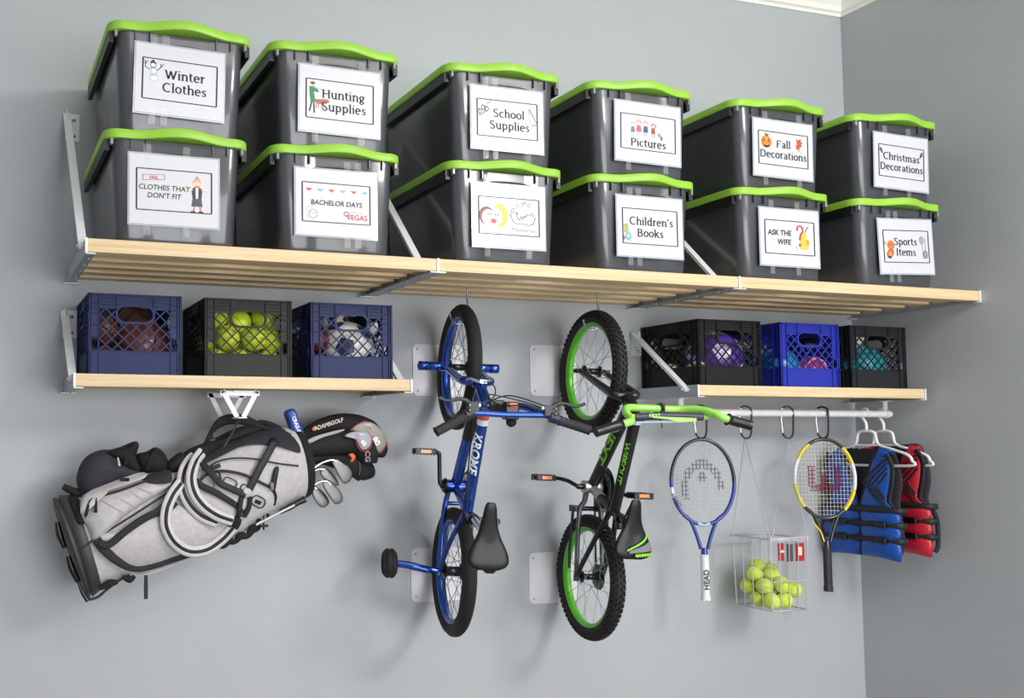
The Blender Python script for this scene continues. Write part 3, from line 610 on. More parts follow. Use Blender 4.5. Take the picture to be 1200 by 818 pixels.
seamball('rubber_ball', 'small teal ball at the left corner of the dark grey right-hand crate', 'ball', (CX[2]-.108, AY-.10, zb+.046), .0455, mat('bright_teal_rubber', '1798a8', .35), mat('dark_teal_seam', '14627c'), 'balls in the dark grey crate')
# ------------------------------------------------------------------ wall guards and hooks
GUARD = mat('white_wall_guard', 'dcdbe2', .35, coat=.3, noise=.01)
def guard(label, u0, v0, u1, v1, x1=None, wd=.235):
    a = at(u0, v0, 0); b = at(u0, v1, 0); z0, z1 = b.z, a.z; x0 = a.x
    t = thing('wall_guard', label, 'wall guard', (x0+wd/2, 0, (z0+z1)/2), 'white guard plates behind the bicycle wheels')
    p = MB().prism(rrect(wd, z1-z0, .022), (x0+wd/2, 0, (z0+z1)/2), (1, 0, 0), (0, 0, 1), .004); p.build('plate', GUARD, t)
    for sx in (-1, 1):
        for sz in (-1, 1): MB().lathe([(0, .006), (.0035, .0055), (.005, .003)], (x0+wd/2+sx*(wd/2-.022), 0-.001, (z0+z1)/2+sz*((z1-z0)/2-.022)), (0, -1, 0), 10).build('screw', STEEL, t)
guard('white plate on the wall behind the upper wheel of the blue bicycle', 483, 403, 560, 464)
guard('white plate on the wall behind the upper wheel of the lime rimmed bicycle', 620, 404, 690, 464)
guard('white plate on the wall behind the lower wheel of the blue bicycle', 481, 643, 560, 706)
guard('white plate on the wall behind the lower wheel of the lime rimmed bicycle', 619, 648, 690, 708, wd=.24)
# ------------------------------------------------------------------ bicycles (x forward, y left, z up; origin at the rear axle)
RUB = mat('black_rubber', '1e1b1a', .7, noise=.2, scale=80, bump=.4, bscale=700)
CHR = mat('chrome', 'd8d8da', .15, 1, noise=.01)
BLM = mat('black_metal', '161618', .35, .3, coat=.3)
DGM = mat('dark_grey_metal', '3a3a3c', .4, .4)
GRIPM = mat('grey_rubber_grip', '2b2929', .7, noise=.1, bump=.5, bscale=900)
ORG = mat('orange_reflector', 'e88a2a', .2, coat=.6)
PADM = mat('black_vinyl', '0b0a0b', .4, noise=.08, coat=.1, spec=.35, bump=.05, bscale=200)
WHT = mat('white_plastic', 'eeeef0', .3)
def wheel(t, cx, r, rt_, rimm, nsp, knob=False, hubm=None, hr=.016, rwid=.016, lean=0, label=None, silver=()):
    # rim as the wheel part; tyre, hub and spokes as its pieces
    w = MB(); ri = r-rt_*2+.004
    prof = [(ri-.012, -rwid*.75), (ri+.003, -rwid), (ri+.008, -rwid), (ri+.006, -rwid*.7), (ri+.001, 0), (ri+.006, rwid*.7), (ri+.008, rwid), (ri+.003, rwid), (ri-.012, rwid*.75), (ri-.016, 0)]
    N = 72; c = V((cx, 0, 0))
    ring = lambda a: [c+V((cos(a)*q, h, sin(a)*q)) for q, h in prof]
    w.loft([ring(2*pi*i/N) for i in range(N)], closed=True)
    wo = w.build('wheel', rimm, t)
    ty = MB(); rc = r-rt_
    tp = [(rc+rt_*cos(a), rt_*1.02*sin(a)) for a in [2*pi*j/14 for j in range(14)]]
    ty.loft([[c+V((cos(a)*q, h, sin(a)*q)) for q, h in tp] for a in [2*pi*i/N for i in range(N)]], closed=True)
    if knob:
        K = 62
        for i in range(K):
            for row, off in ((-72, 0), (-38, .5), (-12, 0), (12, .5), (38, 0), (72, .5)):
                a = 2*pi*(i+off)/K; b = radians(row); er = V((cos(a), 0, sin(a))); et = V((-sin(a), 0, cos(a))); ey = V((0, 1, 0))
                nrm = er*cos(b)+ey*sin(b); q = nrm.cross(et); p = c+er*rc+nrm*(rt_+.0015)
                hw, hl, hh = .0048, .0058, .0036
                vs = [p+et*(x*hl)+q*(y*hw)+nrm*(z*hh) for x in (-1, 1) for y in (-1, 1) for z in (-1, 1)]
                ty.add(vs, [(0, 1, 3, 2), (4, 6, 7, 5), (0, 4, 5, 1), (2, 3, 7, 6), (0, 2, 6, 4), (1, 5, 7, 3)], 0, False)
    else:
        for h in (-.010, -.004, .004, .010):
            q = sqrt(rt_**2-h*h)+rc; ty.tube([c+V((cos(a)*q, h, sin(a)*q)) for a in [2*pi*i/60 for i in range(60)]], .0013, 5, 0, True)
    ty.build('tire', RUB, wo)
    hb = MB(); hb.lathe([(.004, -.062), (.006, -.056), (.006, -.04), (hr, -.038), (hr+.008, -.034), (hr+.008, -.031), (hr*.8, -.028), (hr*.8, .028), (hr+.008, .031), (hr+.008, .034), (hr, .038), (.006, .04), (.006, .056), (.004, .062)], c, (0, 1, 0), 16)
    hb.build('hub', hubm or BLM, wo)
    for i in range(nsp):
        a = 2*pi*i/nsp+.1; s = 1 if i % 2 else -1; k = radians(72)*(1 if (i//2) % 2 else -1)
        A = c+V((cos(a+k)*(hr+.006), s*.0325, sin(a+k)*(hr+.006))); B = c+V((cos(a)*(ri-.008), s*.003, sin(a)*(ri-.008)))
        MB().tube([A, B], .0011 if i not in silver else .002, 5).build('spoke', (CHR if i in silver else (DGM if not knob else STEEL)), wo)
    return wo
def bikeroot(name, label, org, yaw, tx, group=None):
    a = radians(yaw); n = V((cos(a), -sin(a), 0)); d = V((sin(a), cos(a), 0)); F = V((tx, 0, 1)).normalized(); n = (n-F*n.dot(F)).normalized()
    U = F.cross(n)
    if U.dot(d) > 0: U = -U
    L = U.cross(F)
    t = thing(name, label, 'bicycle', (0, 0, 0), group, local=True)
    m = Matrix.Identity(4)
    for i in range(3): m[i][0] = F[i]; m[i][1] = L[i]; m[i][2] = U[i]; m[i][3] = org[i]
    t.matrix_world = m; return t, m
def saddle(t, x, z, L=.24, W=.15, m=None, tilt=0, decal=False):
    mb = MB(); rings = []
    st = [(1.0, .012, .008), (.96, .020, .014), (.85, .024, .018), (.7, .027, .020), (.52, .038, .022), (.36, .058, .025), (.22, .073, .027), (.1, .074, .028), (.03, .060, .026), (0, .035, .02)]
    for q, w, h in st:
        w *= W/.148; xx = x-L*.45+q*L; zz = z+.006*cos(q*6)+(q-.5)*tilt
        rings.append([V((xx, w*cos(a)*(1 if True else 1), zz+(h*.55*(abs(sin(a))**.7) if sin(a) > 0 else -h*.9*abs(sin(a))**1.5)-(.006*(1-abs(cos(a))) if q < .45 and sin(a) > 0 else 0))) for a in [2*pi*j/24 for j in range(24)]])
    mb.loft(rings); s = mb.build('saddle', m or PADM, t, sub=1)
    r = MB()
    for sy in (-1, 1): r.tube([(x-L*.35, sy*.03, z-.012), (x-L*.2, sy*.022, z-.035), (x+L*.15, sy*.02, z-.036), (x+L*.42, sy*.008, z-.012)], .0035, 8, sm=4)
    r.build('saddle_rail', BLM, s)
    return s
def pedal(par, x, y0, y1, z, m=None):
    s = 1 if y1 > y0 else -1; lo, hi = min(y0, y1), max(y0, y1)
    p = MB().box(x-.011, x+.011, lo, hi, z-.03, z-.021).box(x-.011, x+.011, lo, hi, z+.021, z+.03).box(x-.01, x+.01, lo, lo+.012, z-.03, z+.03).box(x-.01, x+.01, hi-.012, hi, z-.03, z+.03)
    for q in range(6):
        yy = lo+(hi-lo)*(q+.5)/6
        for sx in (-1, 1): p.box(x-.0135, x+.0135, yy-.003, yy+.003, z+sx*.0255-.006, z+sx*.0255+.006)
    p.cyl((x, lo-.01, z), (x, hi+.004, z), .008)
    o = p.build('pedal', BLM, par, bev=.001)
    MB().box(x-.007, x+.007, lo+.02, hi-.02, z+.0295, z+.034).build('pedal_reflector', ORG, par, bev=.001)
    return o
def chain(t, x1, r1, z1, r2, y, m):
    P = []; A = V((0, y, 0)); B = V((x1, y, z1))
    for i in range(13): a = radians(90+180*i/12); P.append(A+V((cos(a)*r2, 0, sin(a)*r2)))
    for i in range(13): a = radians(-90+180*i/12); P.append(B+V((cos(a)*r1, 0, sin(a)*r1)))
    mb = MB(); L = 0
    n = len(P)
    for i in range(n):
        a, b = P[i], P[(i+1) % n]; l = (b-a).length; k = max(1, round(l/.0127)); d = (b-a)/k
        for q in range(k): mb.bar(a+d*q, a+d*(q+.8), .009, .004, (0, 1, 0)); mb.cyl(a+d*(q+.9)-V((0, .0035, 0)), a+d*(q+.9)+V((0, .0035, 0)), .0038, n=6)
    return mb.build('chain', m, t)
def ringgear(mb, c, ro, ri, y, th, nt):
    P = []
    for i in range(nt*2): a = 2*pi*i/(nt*2); q = ro if i % 2 else ro-.006; P.append((cos(a)*q, sin(a)*q))
    n = len(P); c = V(c); I = [(cos(2*pi*i/n)*ri, sin(2*pi*i/n)*ri) for i in range(n)]
    vs = [c+V((x, yy, z)) for yy in (y, y+th) for x, z in P]+[c+V((x, yy, z)) for yy in (y, y+th) for x, z in I]
    f = []
    for i in range(n):
        j = (i+1) % n; f += [(i, j, n+j, n+i), (2*n+i, 3*n+i, 3*n+j, 2*n+j), (i, 2*n+i, 2*n+j, j), (n+i, n+j, 3*n+j, 3*n+i)]
    mb.add(vs, f, 0, False)
    for k in range(5):
        a = 2*pi*k/5; mb.bar(c+V((0, y+th/2, 0)), c+V((cos(a)*ri, y+th/2, sin(a)*ri)), .014, th, (0, 1, 0))
# ---- blue bicycle
BL = mat('metallic_blue_paint', '134aae', .18, .75, coat=1, noise=.05)
BLR = mat('blue_anodised_rim', '1c50b4', .22, .6, coat=.6)
bo = at(531, 669.5, -.262)
bk, bm = bikeroot('childs_bicycle', 'blue childs bicycle with training wheels hanging from its front wheel', bo, 14.5, .045)
R1, T1, WB = .247, .0265, .797
wheel(bk, 0, R1, T1, BLR, 28, hr=.024); wheel(bk, WB, R1, T1, BLR, 28)
BB = V((.33, 0, .0)); HT = V((.705, 0, .285)); HU = V((.625, 0, .375)); ST = V((.235, 0, .185)); SP = V((.222, 0, .25))
f = MB(); hd = (HU-HT).normalized()
f.cyl(HT, HU, .021); f.cyl(HT-hd*.004, HT+hd*.008, .025); f.cyl(HU-hd*.008, HU+hd*.004, .025)
f.tube([BB, BB+(HT+hd*.025-BB)*.5+V((.0, 0, -.008)), HT+hd*.025], .0205, 14, sm=4); f.tube([ST+V((.01, 0, -.01)), HU-hd*.02], [.0185, .0195], 14)
f.tube([BB, ST, SP], .0165, 14); f.cyl(BB+V((0, -.037, 0)), BB+V((0, .037, 0)), .026, n=20)
for s in (-1, 1):
    f.tube([BB+V((-.012, s*.022, -.006)), BB+V((-.07, s*.034, -.012)), BB+V((-.17, s*.045, -.01)), V((.012, s*.052, 0))], [.010, .011, .010, .009], 10, sm=5)
    f.tube([ST+V((0, s*.012, -.012)), V((.16, s*.03, .115)), V((.07, s*.047, .045)), V((.008, s*.052, .004))], [.010, .010, .0095, .009], 10, sm=5)
    f.add(*[[(x, s*.052+q, z) for q in (-.003, .003) for x, z in ((-.018, -.016), (.02, -.014), (.03, 0), (.02, .016), (-.018, .014))], [(0, 1, 2, 3, 4), (9, 8, 7, 6, 5), (0, 5, 6, 1), (1, 6, 7, 2), (2, 7, 8, 3), (3, 8, 9, 4), (4, 9, 5, 0)]], 0, False)
f.tube([(.262, -.032, -.012), (.262, .032, -.012)], .008, 8); f.tube([(.178, -.028, .128), (.178, .028, .128)], .008, 8)
fr = f.build('frame', BL, bk)
MB().cyl(ST+(SP-ST)*.6, ST+(SP-ST)*1.0, .0195).box(SP.x-.03, SP.x-.012, -.012, .012, SP.z-.012, SP.z+.004).build('seat_clamp', BLM, bk)
MB().cyl(SP, V((.175, 0, .40)), .0127).build('seat_post', CHR, bk)
saddle(bk, .165, .43, .232, .148, tilt=.02)
# fork and pegs
fk = MB(); cr = HT-hd*.02
for s in (-1, 1): fk.tube([cr+V((0, s*.01, 0)), cr+V((.004, s*.045, -.012)), V((.735, s*.052, .2)), V((.775, s*.055, .08)), V((WB-.002, s*.056, 0))], [.015, .016, .0155, .013, .01], 12, sm=5)
fk.cyl(cr+V((0, -.02, 0)), cr+V((0, .02, 0)), .018); fk.build('fork', BL, bk)
for s in (-1, 1):
    p = MB(); p.lathe([(.012, .058), (.0185, .06), (.0185, .118), (.016, .119), (.016, .121), (.0185, .122), (.0185, .158), (.012, .16), (.011, .15)], (WB, 0, 0), (0, s, 0), 20); p.build('foot_peg', BL, bk)
# brake calliper, stem, bars
MB().tube([(.715, .038, .262), (.73, .04, .29), (.712, 0, .315), (.73, -.04, .29), (.715, -.038, .262)], .006, 8, sm=4).box(.71, .722, -.012, .012, .3, .33).build('front_brake', CHR, bk)
stm = MB(); S2 = V((.622, 0, .43)); stm.cyl(HU, S2, .0145); stm.box(S2.x-.022, S2.x+.02, -.026, .026, S2.z-.02, S2.z+.06); stm.build('stem', BLM, bk, bev=.004)
hb = MB(); bc = V((.622, 0, .475))
for s in (-1, 1):
    pts = [bc, bc+V((0, s*.045, 0)), bc+V((.004, s*.085, .03)), V((.565, s*.125, .59)), V((.535, s*.165, .612)), V((.527, s*.275, .612))] if False else [bc, bc+V((0, s*.05, 0)), V((.622, s*.075, .505)), V((.608, s*.105, .56)), V((.584, s*(.13 if s > 0 else .152), .596)), V((.522 if s > 0 else .548, s*(.236 if s > 0 else .262), .61))]
    hb.tube(pts, .0125, 12, sm=5)
hb.tube([(.592, -.135, .585), (.588, 0, .575), (.590, .118, .58)], .0105, 12)
hbo = hb.build('handlebar', BL, bk)
for s in (-1, 1):
    a, b = (V((.575, .142, .598)), V((.520, .238, .611))) if s > 0 else (V((.576, -.168, .598)), V((.547, -.266, .611)))
    d = b-a; g = MB(); k = 15
    g.tube([a+d*(i/k) for i in range(k+1)], [.0175 if i == 0 else (.0165 if i % 2 else .0148) for i in range(k)]+[.0175], 14); g.build('grip', GRIPM, hbo)
    lv = MB(); p = V((.584, s*(.13 if s > 0 else .152), .595)); lv.cyl(p-d.normalized()*.012, p+d.normalized()*.012, .019, n=14)
    lv.tube([p+V((.015, 0, 0)), p+V((.04, s*.002, .002)), p+V((.048, s*.03, .006)), p+V((.04, s*.07, .008)), p+V((.05, s*.1, .01))], [.011, .0085, .006, .0052, .005], 8, sm=4, N=(0, 0, 1), flat=.55)
    lv.box(p.x+.006, p.x+.04, p.y-s*.016-.016, p.y-s*.016+.016, p.z-.012, p.z+.010); lv.build('brake_lever', DGM, hbo)
    MB().cyl(p+V((.03, -s*.04, 0)), p+V((.03, -s*.022, 0)), .006).build('cable_barrel', WHT, hbo)
    for q in (-.008, .008): MB().lathe([(0, .004), (.004, .003), (.004, 0)], p+V((.02+q, s*.0, .019)), (0, 0, 1), 8).build('lever_screw', CHR, hbo)
rf = MB(); rf.box(.572, .632, -.045, .003, .54, .58); rf.build('reflector_bracket', BLM, hbo, bev=.006)
MB().box(.612, .628, -.037, -.008, .575, .586).build('orange_reflector', mat('red_orange_reflector', 'e8622e', .25, coat=.5), hbo, bev=.004)
MB().lathe([(0, .010), (.015, .007), (.018, 0), (.015, -.005)], (.566, -.026, .555), (0, 0, 1), 18).build('bell', BLM, hbo)
cb = MB()
cb.tube([(.605, .09, .59), (.62, .06, .55), (.66, 0, .46), (.70, -.02, .38), (.718, 0, .33)], .0024, 6, sm=6)
cb.tube([(.606, -.11, .594), (.62, -.06, .6), (.62, .02, .57), (.66, .03, .48), (.64, -.1, .47), (.615, -.17, .49), (.635, -.15, .47), (.66, -.04, .44), (.6, .02, .32), (.5, .025, .28), (.36, .022, .23), (.2, .02, .17)], .0024, 6, sm=6)
cb.build('brake_cable', BLM, bk)
# drivetrain
ck = MB(); ck.cyl(BB+V((0, -.05, 0)), BB+V((0, .058, 0)), .012)
ck.tube([BB+V((0, .05, 0)), BB+V((.005, .058, 0)), BB+V((.02, .062, 0)), BB+V((.115, .066, 0)), BB+V((.126, .07, 0)), BB+V((.13, .08, 0))], .0085, 10, sm=3)
ck.tube([BB+V((0, -.046, 0)), BB+V((-.02, -.056, 0)), BB+V((-.115, -.06, 0)), BB+V((-.13, -.07, 0))], .0085, 10, sm=3)
ck.lathe([(.03, .037), (.032, .04), (.024, .05), (.016, .052)], BB, (0, 1, 0), 20)
cko = ck.build('crank', BLM, bk)
pedal(cko, BB.x+.13, .085, .168, 0); pedal(cko, BB.x-.13, -.168, -.085, 0)
gr = MB(); ringgear(gr, BB, .056, .04, -.045, .003, 28); gr.build('chainring', CHR, cko)
chain(bk, BB.x, .054, 0, .03, -.0435, DGM)
cg = MB(); cg.lathe([(BB.x*0+.075, 0), (.078, .002), (.078, .005), (.03, .006)], BB+V((0, -.055, 0)), (0, -1, 0), 28); cg.build('chain_guard', BLM, bk)
# training wheels
for s in (1, -1):
    a = MB(); a.tube([(.0, s*.062, .0), (-.006, s*.1, -.006), (-.01, s*.16, -.02), (-.004, s*.2, -.05), (.006, s*.235, -.075)] if False else [(.0, s*.06, .0), (.002, s*.1, .002), (.012, s*.15, .0), (.018, s*.19, -.005), (.02, s*.23, -.01)] if s > 0 else [(0, -.06, 0), (.01, -.08, 0), (.03, -.105, -.01), (.045, -.13, -.02)], [.010, .014, .0155, .0145, .013][:5 if s > 0 else 4], 12, sm=4, N=(0, 0, 1), flat=.7)
    ao = a.build('training_wheel_arm', BL, bk); c = V((.02, .247, -.012)) if s > 0 else V((.05, -.15, -.03))
    MB().lathe([(.0, -.024), (.045, -.024), (.05, -.02), (.056, -.014), (.058, -.006), (.0545, -.002), (.0545, .002), (.058, .006), (.056, .014), (.05, .02), (.045, .024), (.04, .018), (0, .018)], c, (0, s, 0), 32).build('training_wheel', RUB, ao)
    MB().lathe([(0, -.03), (.008, -.03), (.01, -.026), (.01, .01)], c, (0, s, 0), 10).build('wheel_bolt', CHR, ao)
# lettering on the top tube
def tubetext(t, s, A, B, r, ex_, size, m, bold=0, side=1, shear=0, off=0, name='lettering', sp=None, wrap=None, sx=1):
    """letters one under another along tube A->B on the face pointing to ex_ """
    A, B = V(A), V(B); d = (B-A).normalized(); nn = V(ex_); nn = (nn-d*nn.dot(d)).normalized(); q = nn.cross(d)*side
    mb = MB(); vs, fs = glyphs(s, bold); w = max(v[0] for v in vs)-min(v[0] for v in vs); c = (A+B)/2
    out = []
    for x, y, _ in vs:
        h = ((y-.35)*size); ang = h/r; p = c+d*((x*sx+y*shear)*size)+nn*(cos(ang)*(r+.003))+q*(sin(ang)*(r+.003)); out.append(p)
    mb.add(out, fs, 0, False); return mb.build(name, m, t)
top0, top1 = ST+V((.01, 0, -.01)), HU-hd*.02
L = top1-top0
tubetext(bk, 'KROME', top1-L*.21, top1-L*.67, .0195, (0, .55, .83), .038, mat('white_decal', 'e8f2fb', .3), .03, 1, .25, name='frame_lettering', sx=1.25)
MB().tube([top1-L*.085, top1-L*.14], .0203, 14).build('orange_sticker', mat('orange_red_decal', 'd8583a', .35), bk)
MB().tube([top1-L*.141, top1-L*.19], .0203, 14).build('white_sticker', mat('white_decal', 'e8f2fb', .3), bk)
dt0, dt1 = BB, HT+hd*.025
MB().tube([dt0+(dt1-dt0)*.52+V((0, 0, -.0075)), dt0+(dt1-dt0)*.78+V((0, 0, -.0055))], .0212, 14).build('black_decal', BLM, bk)
tubetext(bk, 'krome', dt0+(dt1-dt0)*.78+V((0, 0, -.0055)), dt0+(dt1-dt0)*.5+V((0, 0, -.0075)), .0218, (0, 1, .1), .03, mat('pink_decal', 'd8a8b8', .3), .0, 1, .2, name='tube_lettering')
# ---- black and lime bicycle
BK = mat('satin_black_paint', '1b1b1e', .35, .2, coat=.35, noise=.04)
LM = mat('lime_paint', '7fdc35', .35, coat=.4, noise=.03)
LMR = mat('lime_rim_paint', '5fc92a', .35, coat=.4, noise=.03)
LMB = mat('lime_bar_paint', 'a4ea62', .35, coat=.3, noise=.03)
go = at(690.5, 676, -.262)
gk, gm = bikeroot('childs_bicycle', 'black childs bicycle with lime rims and knobbly tyres, hanging right of the blue one', go, 11, .04)
R2, T2, WB2 = .248, .026, .84
wheel(gk, 0, R2, T2, LMR, 26, True, silver=(3, 11)); wheel(gk, WB2, R2, T2, LMR, 26, True, silver=(4, 18))
BB = V((.365, 0, .012)); HT = V((.71, 0, .285)); HU = V((.64, 0, .37)); ST = V((.275, 0, .195)); SP = V((.258, 0, .24)); hd = (HU-HT).normalized()
f = MB(); f.cyl(HT, HU, .022); f.cyl(HT-hd*.004, HT+hd*.01, .026); f.cyl(HU-hd*.01, HU+hd*.004, .026)
f.tube([BB, HT+hd*.03], [.021, .023], 14); f.tube([ST, HU-hd*.025], [.019, .021], 14); f.tube([BB, ST, SP], .0165, 14)
for s in (-1, 1):
    f.tube([ST+V((0, s*.012, -.01)), V((.17, s*.035, .12)), V((.01, s*.055, .006))], [.010, .010, .009], 10, sm=5)
    f.add(*[[(x, s*.055+q, z) for q in (-.003, .003) for x, z in ((-.02, -.02), (.02, -.016), (.03, 0), (.02, .016), (-.018, .014))], [(0, 1, 2, 3, 4), (9, 8, 7, 6, 5), (0, 5, 6, 1), (1, 6, 7, 2), (2, 7, 8, 3), (3, 8, 9, 4), (4, 9, 5, 0)]], 0, False)
f.tube([(.2, -.03, .138), (.2, .03, .138)], .007, 8)
f.build('frame', BK, gk)
cs = MB()
for s in (-1, 1): cs.tube([BB+V((-.01, s*.022, 0)), BB+V((-.06, s*.028, -.006)), BB+V((-.11, s*.046, -.012)), V((.015, s*.055, 0))], [.011, .0105, .0095, .009], 10, sm=5)
cs.build('chain_stay', mat('grey_metal_paint', '6a6a6c', .3, .6, coat=.4), gk)
MB().cyl(BB+V((0, -.036, 0)), BB+V((0, .036, 0)), .026, n=20).build('bottom_bracket', mat('light_grey_metal', 'b9b4b0', .3, .6), gk)
MB().tube([BB+(ST-BB)*.1, BB+(ST-BB)*.42], .0185, 14).build('silver_sticker', mat('light_grey_metal', 'b9b4b0', .3, .6), gk)
MB().tube([(.275, .06, -.028), (.275, -.06, -.028)], .01, 8).box(.262, .288, .045, .07, -.04, .0).box(.262, .288, -.07, -.045, -.04, .0).build('rear_brake', BLM, gk)
for s in (1, -1): MB().tube([(.275, s*.062, -.02), (.22, s*.064, -.024), (.1, s*.07, -.03), (.03, s*.07, -.03)], .006, 8, sm=3).build('brake_arm', BLM, gk)
MB().cyl(SP-V((0, 0, .02)), SP+V((-.002, 0, .004)), .02).box(SP.x-.045, SP.x-.012, -.014, .014, SP.z-.015, SP.z).build('seat_clamp', BLM, gk)
MB().cyl(SP, SP+V((-.02, 0, .07)), .0127).build('seat_post', BLM, gk)
sad = saddle(gk, .212, .335, .222, .148, tilt=.02)
def sadpt(q, a, o=.0035, L=.222, x=.212, z=.335):
    st = [(1.0, .012), (.96, .020), (.85, .024), (.7, .027), (.52, .038), (.36, .058), (.22, .073), (.1, .074), (.03, .060), (0, .035)]; hh = [(1.0, .008), (.96, .014), (.85, .018), (.7, .02), (.52, .022), (.36, .025), (.22, .027), (.1, .028), (.03, .026), (0, .02)]
    def it(t):
        for (q0, w0), (q1, w1) in zip(t, t[1:]):
            if q1 <= q <= q0: return w0+(w1-w0)*(q0-q)/(q0-q1)
        return t[-1][1]
    w, h = it(st), it(hh); return V((x-L*.45+q*L, w*cos(a), z+.006*cos(q*6)+(q-.5)*.02+h*.55*abs(sin(a))**.7+o))
def sadband(name, fa, fb, m, a0=.93, a1=.36, o=.0035):
    mb = MB(); K = 14; P = [(sadpt(fa(t), pi*(a0+(a1-a0)*t), o), sadpt(fb(t), pi*(a0+(a1-a0)*t), o)) for t in [i/K for i in range(K+1)]]
    mb.add([p for r in P for p in r], [(2*i, 2*i+1, 2*i+3, 2*i+2) for i in range(K)]); return mb.build(name, m, sad)
sadband('lime_stripe', lambda t: .46-.30*t, lambda t: .42-.29*t, mat('lime_decal', '7ed030', .35))
sadband('grey_panel', lambda t: .33-.19*t, lambda t: .16-.06*t, mat('grey_vinyl', '77787c', .45), .9, .4)
sadband('lime_lettering', lambda t: .115-.035*t+.018*(int(t*14) % 2), lambda t: .075-.03*t-.012*(int(t*14) % 3 == 0), mat('lime_decal', '7ed030', .35), .86, .5)
def saddle_patch(poly, m, name, dz=.0):
    # decals lying on the saddle top, (x along, y across)
    mb = MB(); mb.prism([(x, y) for x, y in poly], (0, 0, .3745+dz), (1, 0, 0), (0, 1, 0), .002); return mb.build(name, m, sad)
fk = MB(); cr = HT-hd*.02
for s in (-1, 1): fk.tube([cr+V((0, s*.01, 0)), cr+V((.006, s*.044, -.006)), V((.762, s*.048, .185)), V((.802, s*.049, .09)), V((WB2-.0, s*.05, 0))], [.017, .017, .0155, .013, .011], 12, sm=5)
fk.cyl(cr+V((0, -.02, 0)), cr+V((0, .02, 0)), .019); fk.build('fork', BK, gk)
for s in (-1, 1): MB().lathe([(0, .078), (.008, .076), (.008, .07), (.01, .069), (.01, .062)], (WB2, 0, 0), (0, s, 0), 8).build('axle_nut', CHR if s < 0 else BLM, gk)
stm = MB(); S2 = V((.66, 0, .43)); stm.cyl(HU, HU+(S2-HU)*.9, .0145); stm.box(S2.x-.022, S2.x+.018, -.024, .024, S2.z-.02, S2.z+.045); stm.build('stem', CHR, gk, bev=.005)
hb = MB(); bc = S2+V((0, 0, .03))
bc = V((.667, 0, .475)); gp = {1: [bc, V((.667, .07, .475)), V((.665, .11, .485)), V((.648, .132, .515)), V((.624, .137, .555)), V((.612, .155, .588)), V((.604, .18, .6)), V((.570, .285, .605))],
      -1: [bc, V((.667, -.08, .475)), V((.668, -.125, .52)), V((.655, -.155, .57)), V((.635, -.18, .6)), V((.616, -.262, .605))]}
tl = lambda p: V((p[0]+.062-p[1]*.05, p[1], p[2]))
for s in (-1, 1): hb.tube(gp[s], .0135, 12, sm=5)
hb.tube([tl(p) for p in ((.575, .139, .545), (.578, 0, .548), (.57, -.152, .545))], .009, 10)
hbo = hb.build('handlebar', LMB, gk)
for s in (-1, 1):
    a, b = (V((.600, .195, .601)), V((.569, .288, .605))) if s > 0 else (V((.632, -.19, .601)), V((.614, -.27, .605))); d = b-a; k = 14; g = MB()
    g.tube([a+d*(i/k) for i in range(k+1)], [.022 if i in (0,) else (.0178 if i % 2 else .0166) for i in range(k)]+[.018], 14); g.build('grip', BLM, hbo)
pd = MB(); pd.tube([tl(p) for p in ((.573, .118, .547), (.577, 0, .55), (.571, -.13, .547))], .0135, 12, sm=3); pdo = pd.build('crossbar_pad', mat('purple_grey_vinyl', '3c3646', .45, noise=.15), hbo)
pp = MB(); pp.prism([(-.03, -.012), (-.10, -.010), (-.10, .001), (-.04, .004), (.01, .006), (.06, .010), (.06, .004), (.0, -.002)], (.628, 0, .563), V((-.05, 1, 0)), (1, .05, 0), .0015)
pp.build('pad_print', LMB, pdo)
ptx = MB(); text(ptx, 'NEXT', (.637, .055, .5655), (.05, -1, 0), (1, .05, 0), .016, 0, .03); ptx.build('pad_lettering', LMB, pdo)
MB().add([tl((x, y, z)) for x in (.552, .558) for y in (-.07, .12) for z in (.54, .56)], [(0, 1, 3, 2), (4, 6, 7, 5), (0, 4, 5, 1), (2, 3, 7, 6), (0, 2, 6, 4), (1, 5, 7, 3)], 0, False).build('pad_edge', mat('pale_blue_vinyl', '8fa9b8', .4), pdo)
MB().tube([(.672, -.02, .45), (.684, -.02, .478), (.668, -.02, .494), (.652, -.02, .478)], .005, 8, sm=3).box(.648, .686, -.026, -.016, .455, .494).build('cable_clip', BLM, hbo)
MB().tube([(.66, -.05, .42), (.67, .02, .43), (.665, .08, .43)], .0045, 8, sm=4).build('lever_rod', CHR, hbo)
cb = MB(); cb.tube([(.6, -.03, .47), (.64, -.02, .45), (.66, .035, .37), (.58, .028, .335), (.4, .024, .255), (.3, .026, .2), (.22, .03, .15), (.2, .05, .12)], .0024, 6, sm=6); cb.build('brake_cable', BLM, gk)
ck = MB(); ck.cyl(BB+V((0, -.055, 0)), BB+V((0, .06, 0)), .011)
ck.tube([BB+V((0, .056, 0)), BB+V((.004, .066, 0)), BB+V((.02, .085, -.03)), BB+V((.028, .1, -.075)), BB+V((.03, .112, -.1))], .0085, 10, sm=3)
ck.tube([BB+V((0, -.056, 0)), BB+V((-.004, -.066, 0)), BB+V((-.015, -.075, .03)), BB+V((-.022, -.085, .075)), BB+V((-.025, -.1, .1))], .0085, 10, sm=3)
cko = ck.build('crank', BLM, gk); pedal(cko, BB.x+.03, .118, .2, BB.z-.1); pedal(cko, BB.x-.025, -.19, -.108, BB.z+.1)
gr = MB(); ringgear(gr, BB, .068, .05, -.046, .003, 34); gr.build('chainring', BLM, cko)
MB().lathe([(.052, 0), (.084, 0), (.086, .003), (.084, .005), (.052, .005)], BB+V((0, -.05, 0)), (0, -1, 0), 40).build('chain_guard', BLM, gk)
chain(gk, BB.x, .065, BB.z, .03, -.0445, DGM)
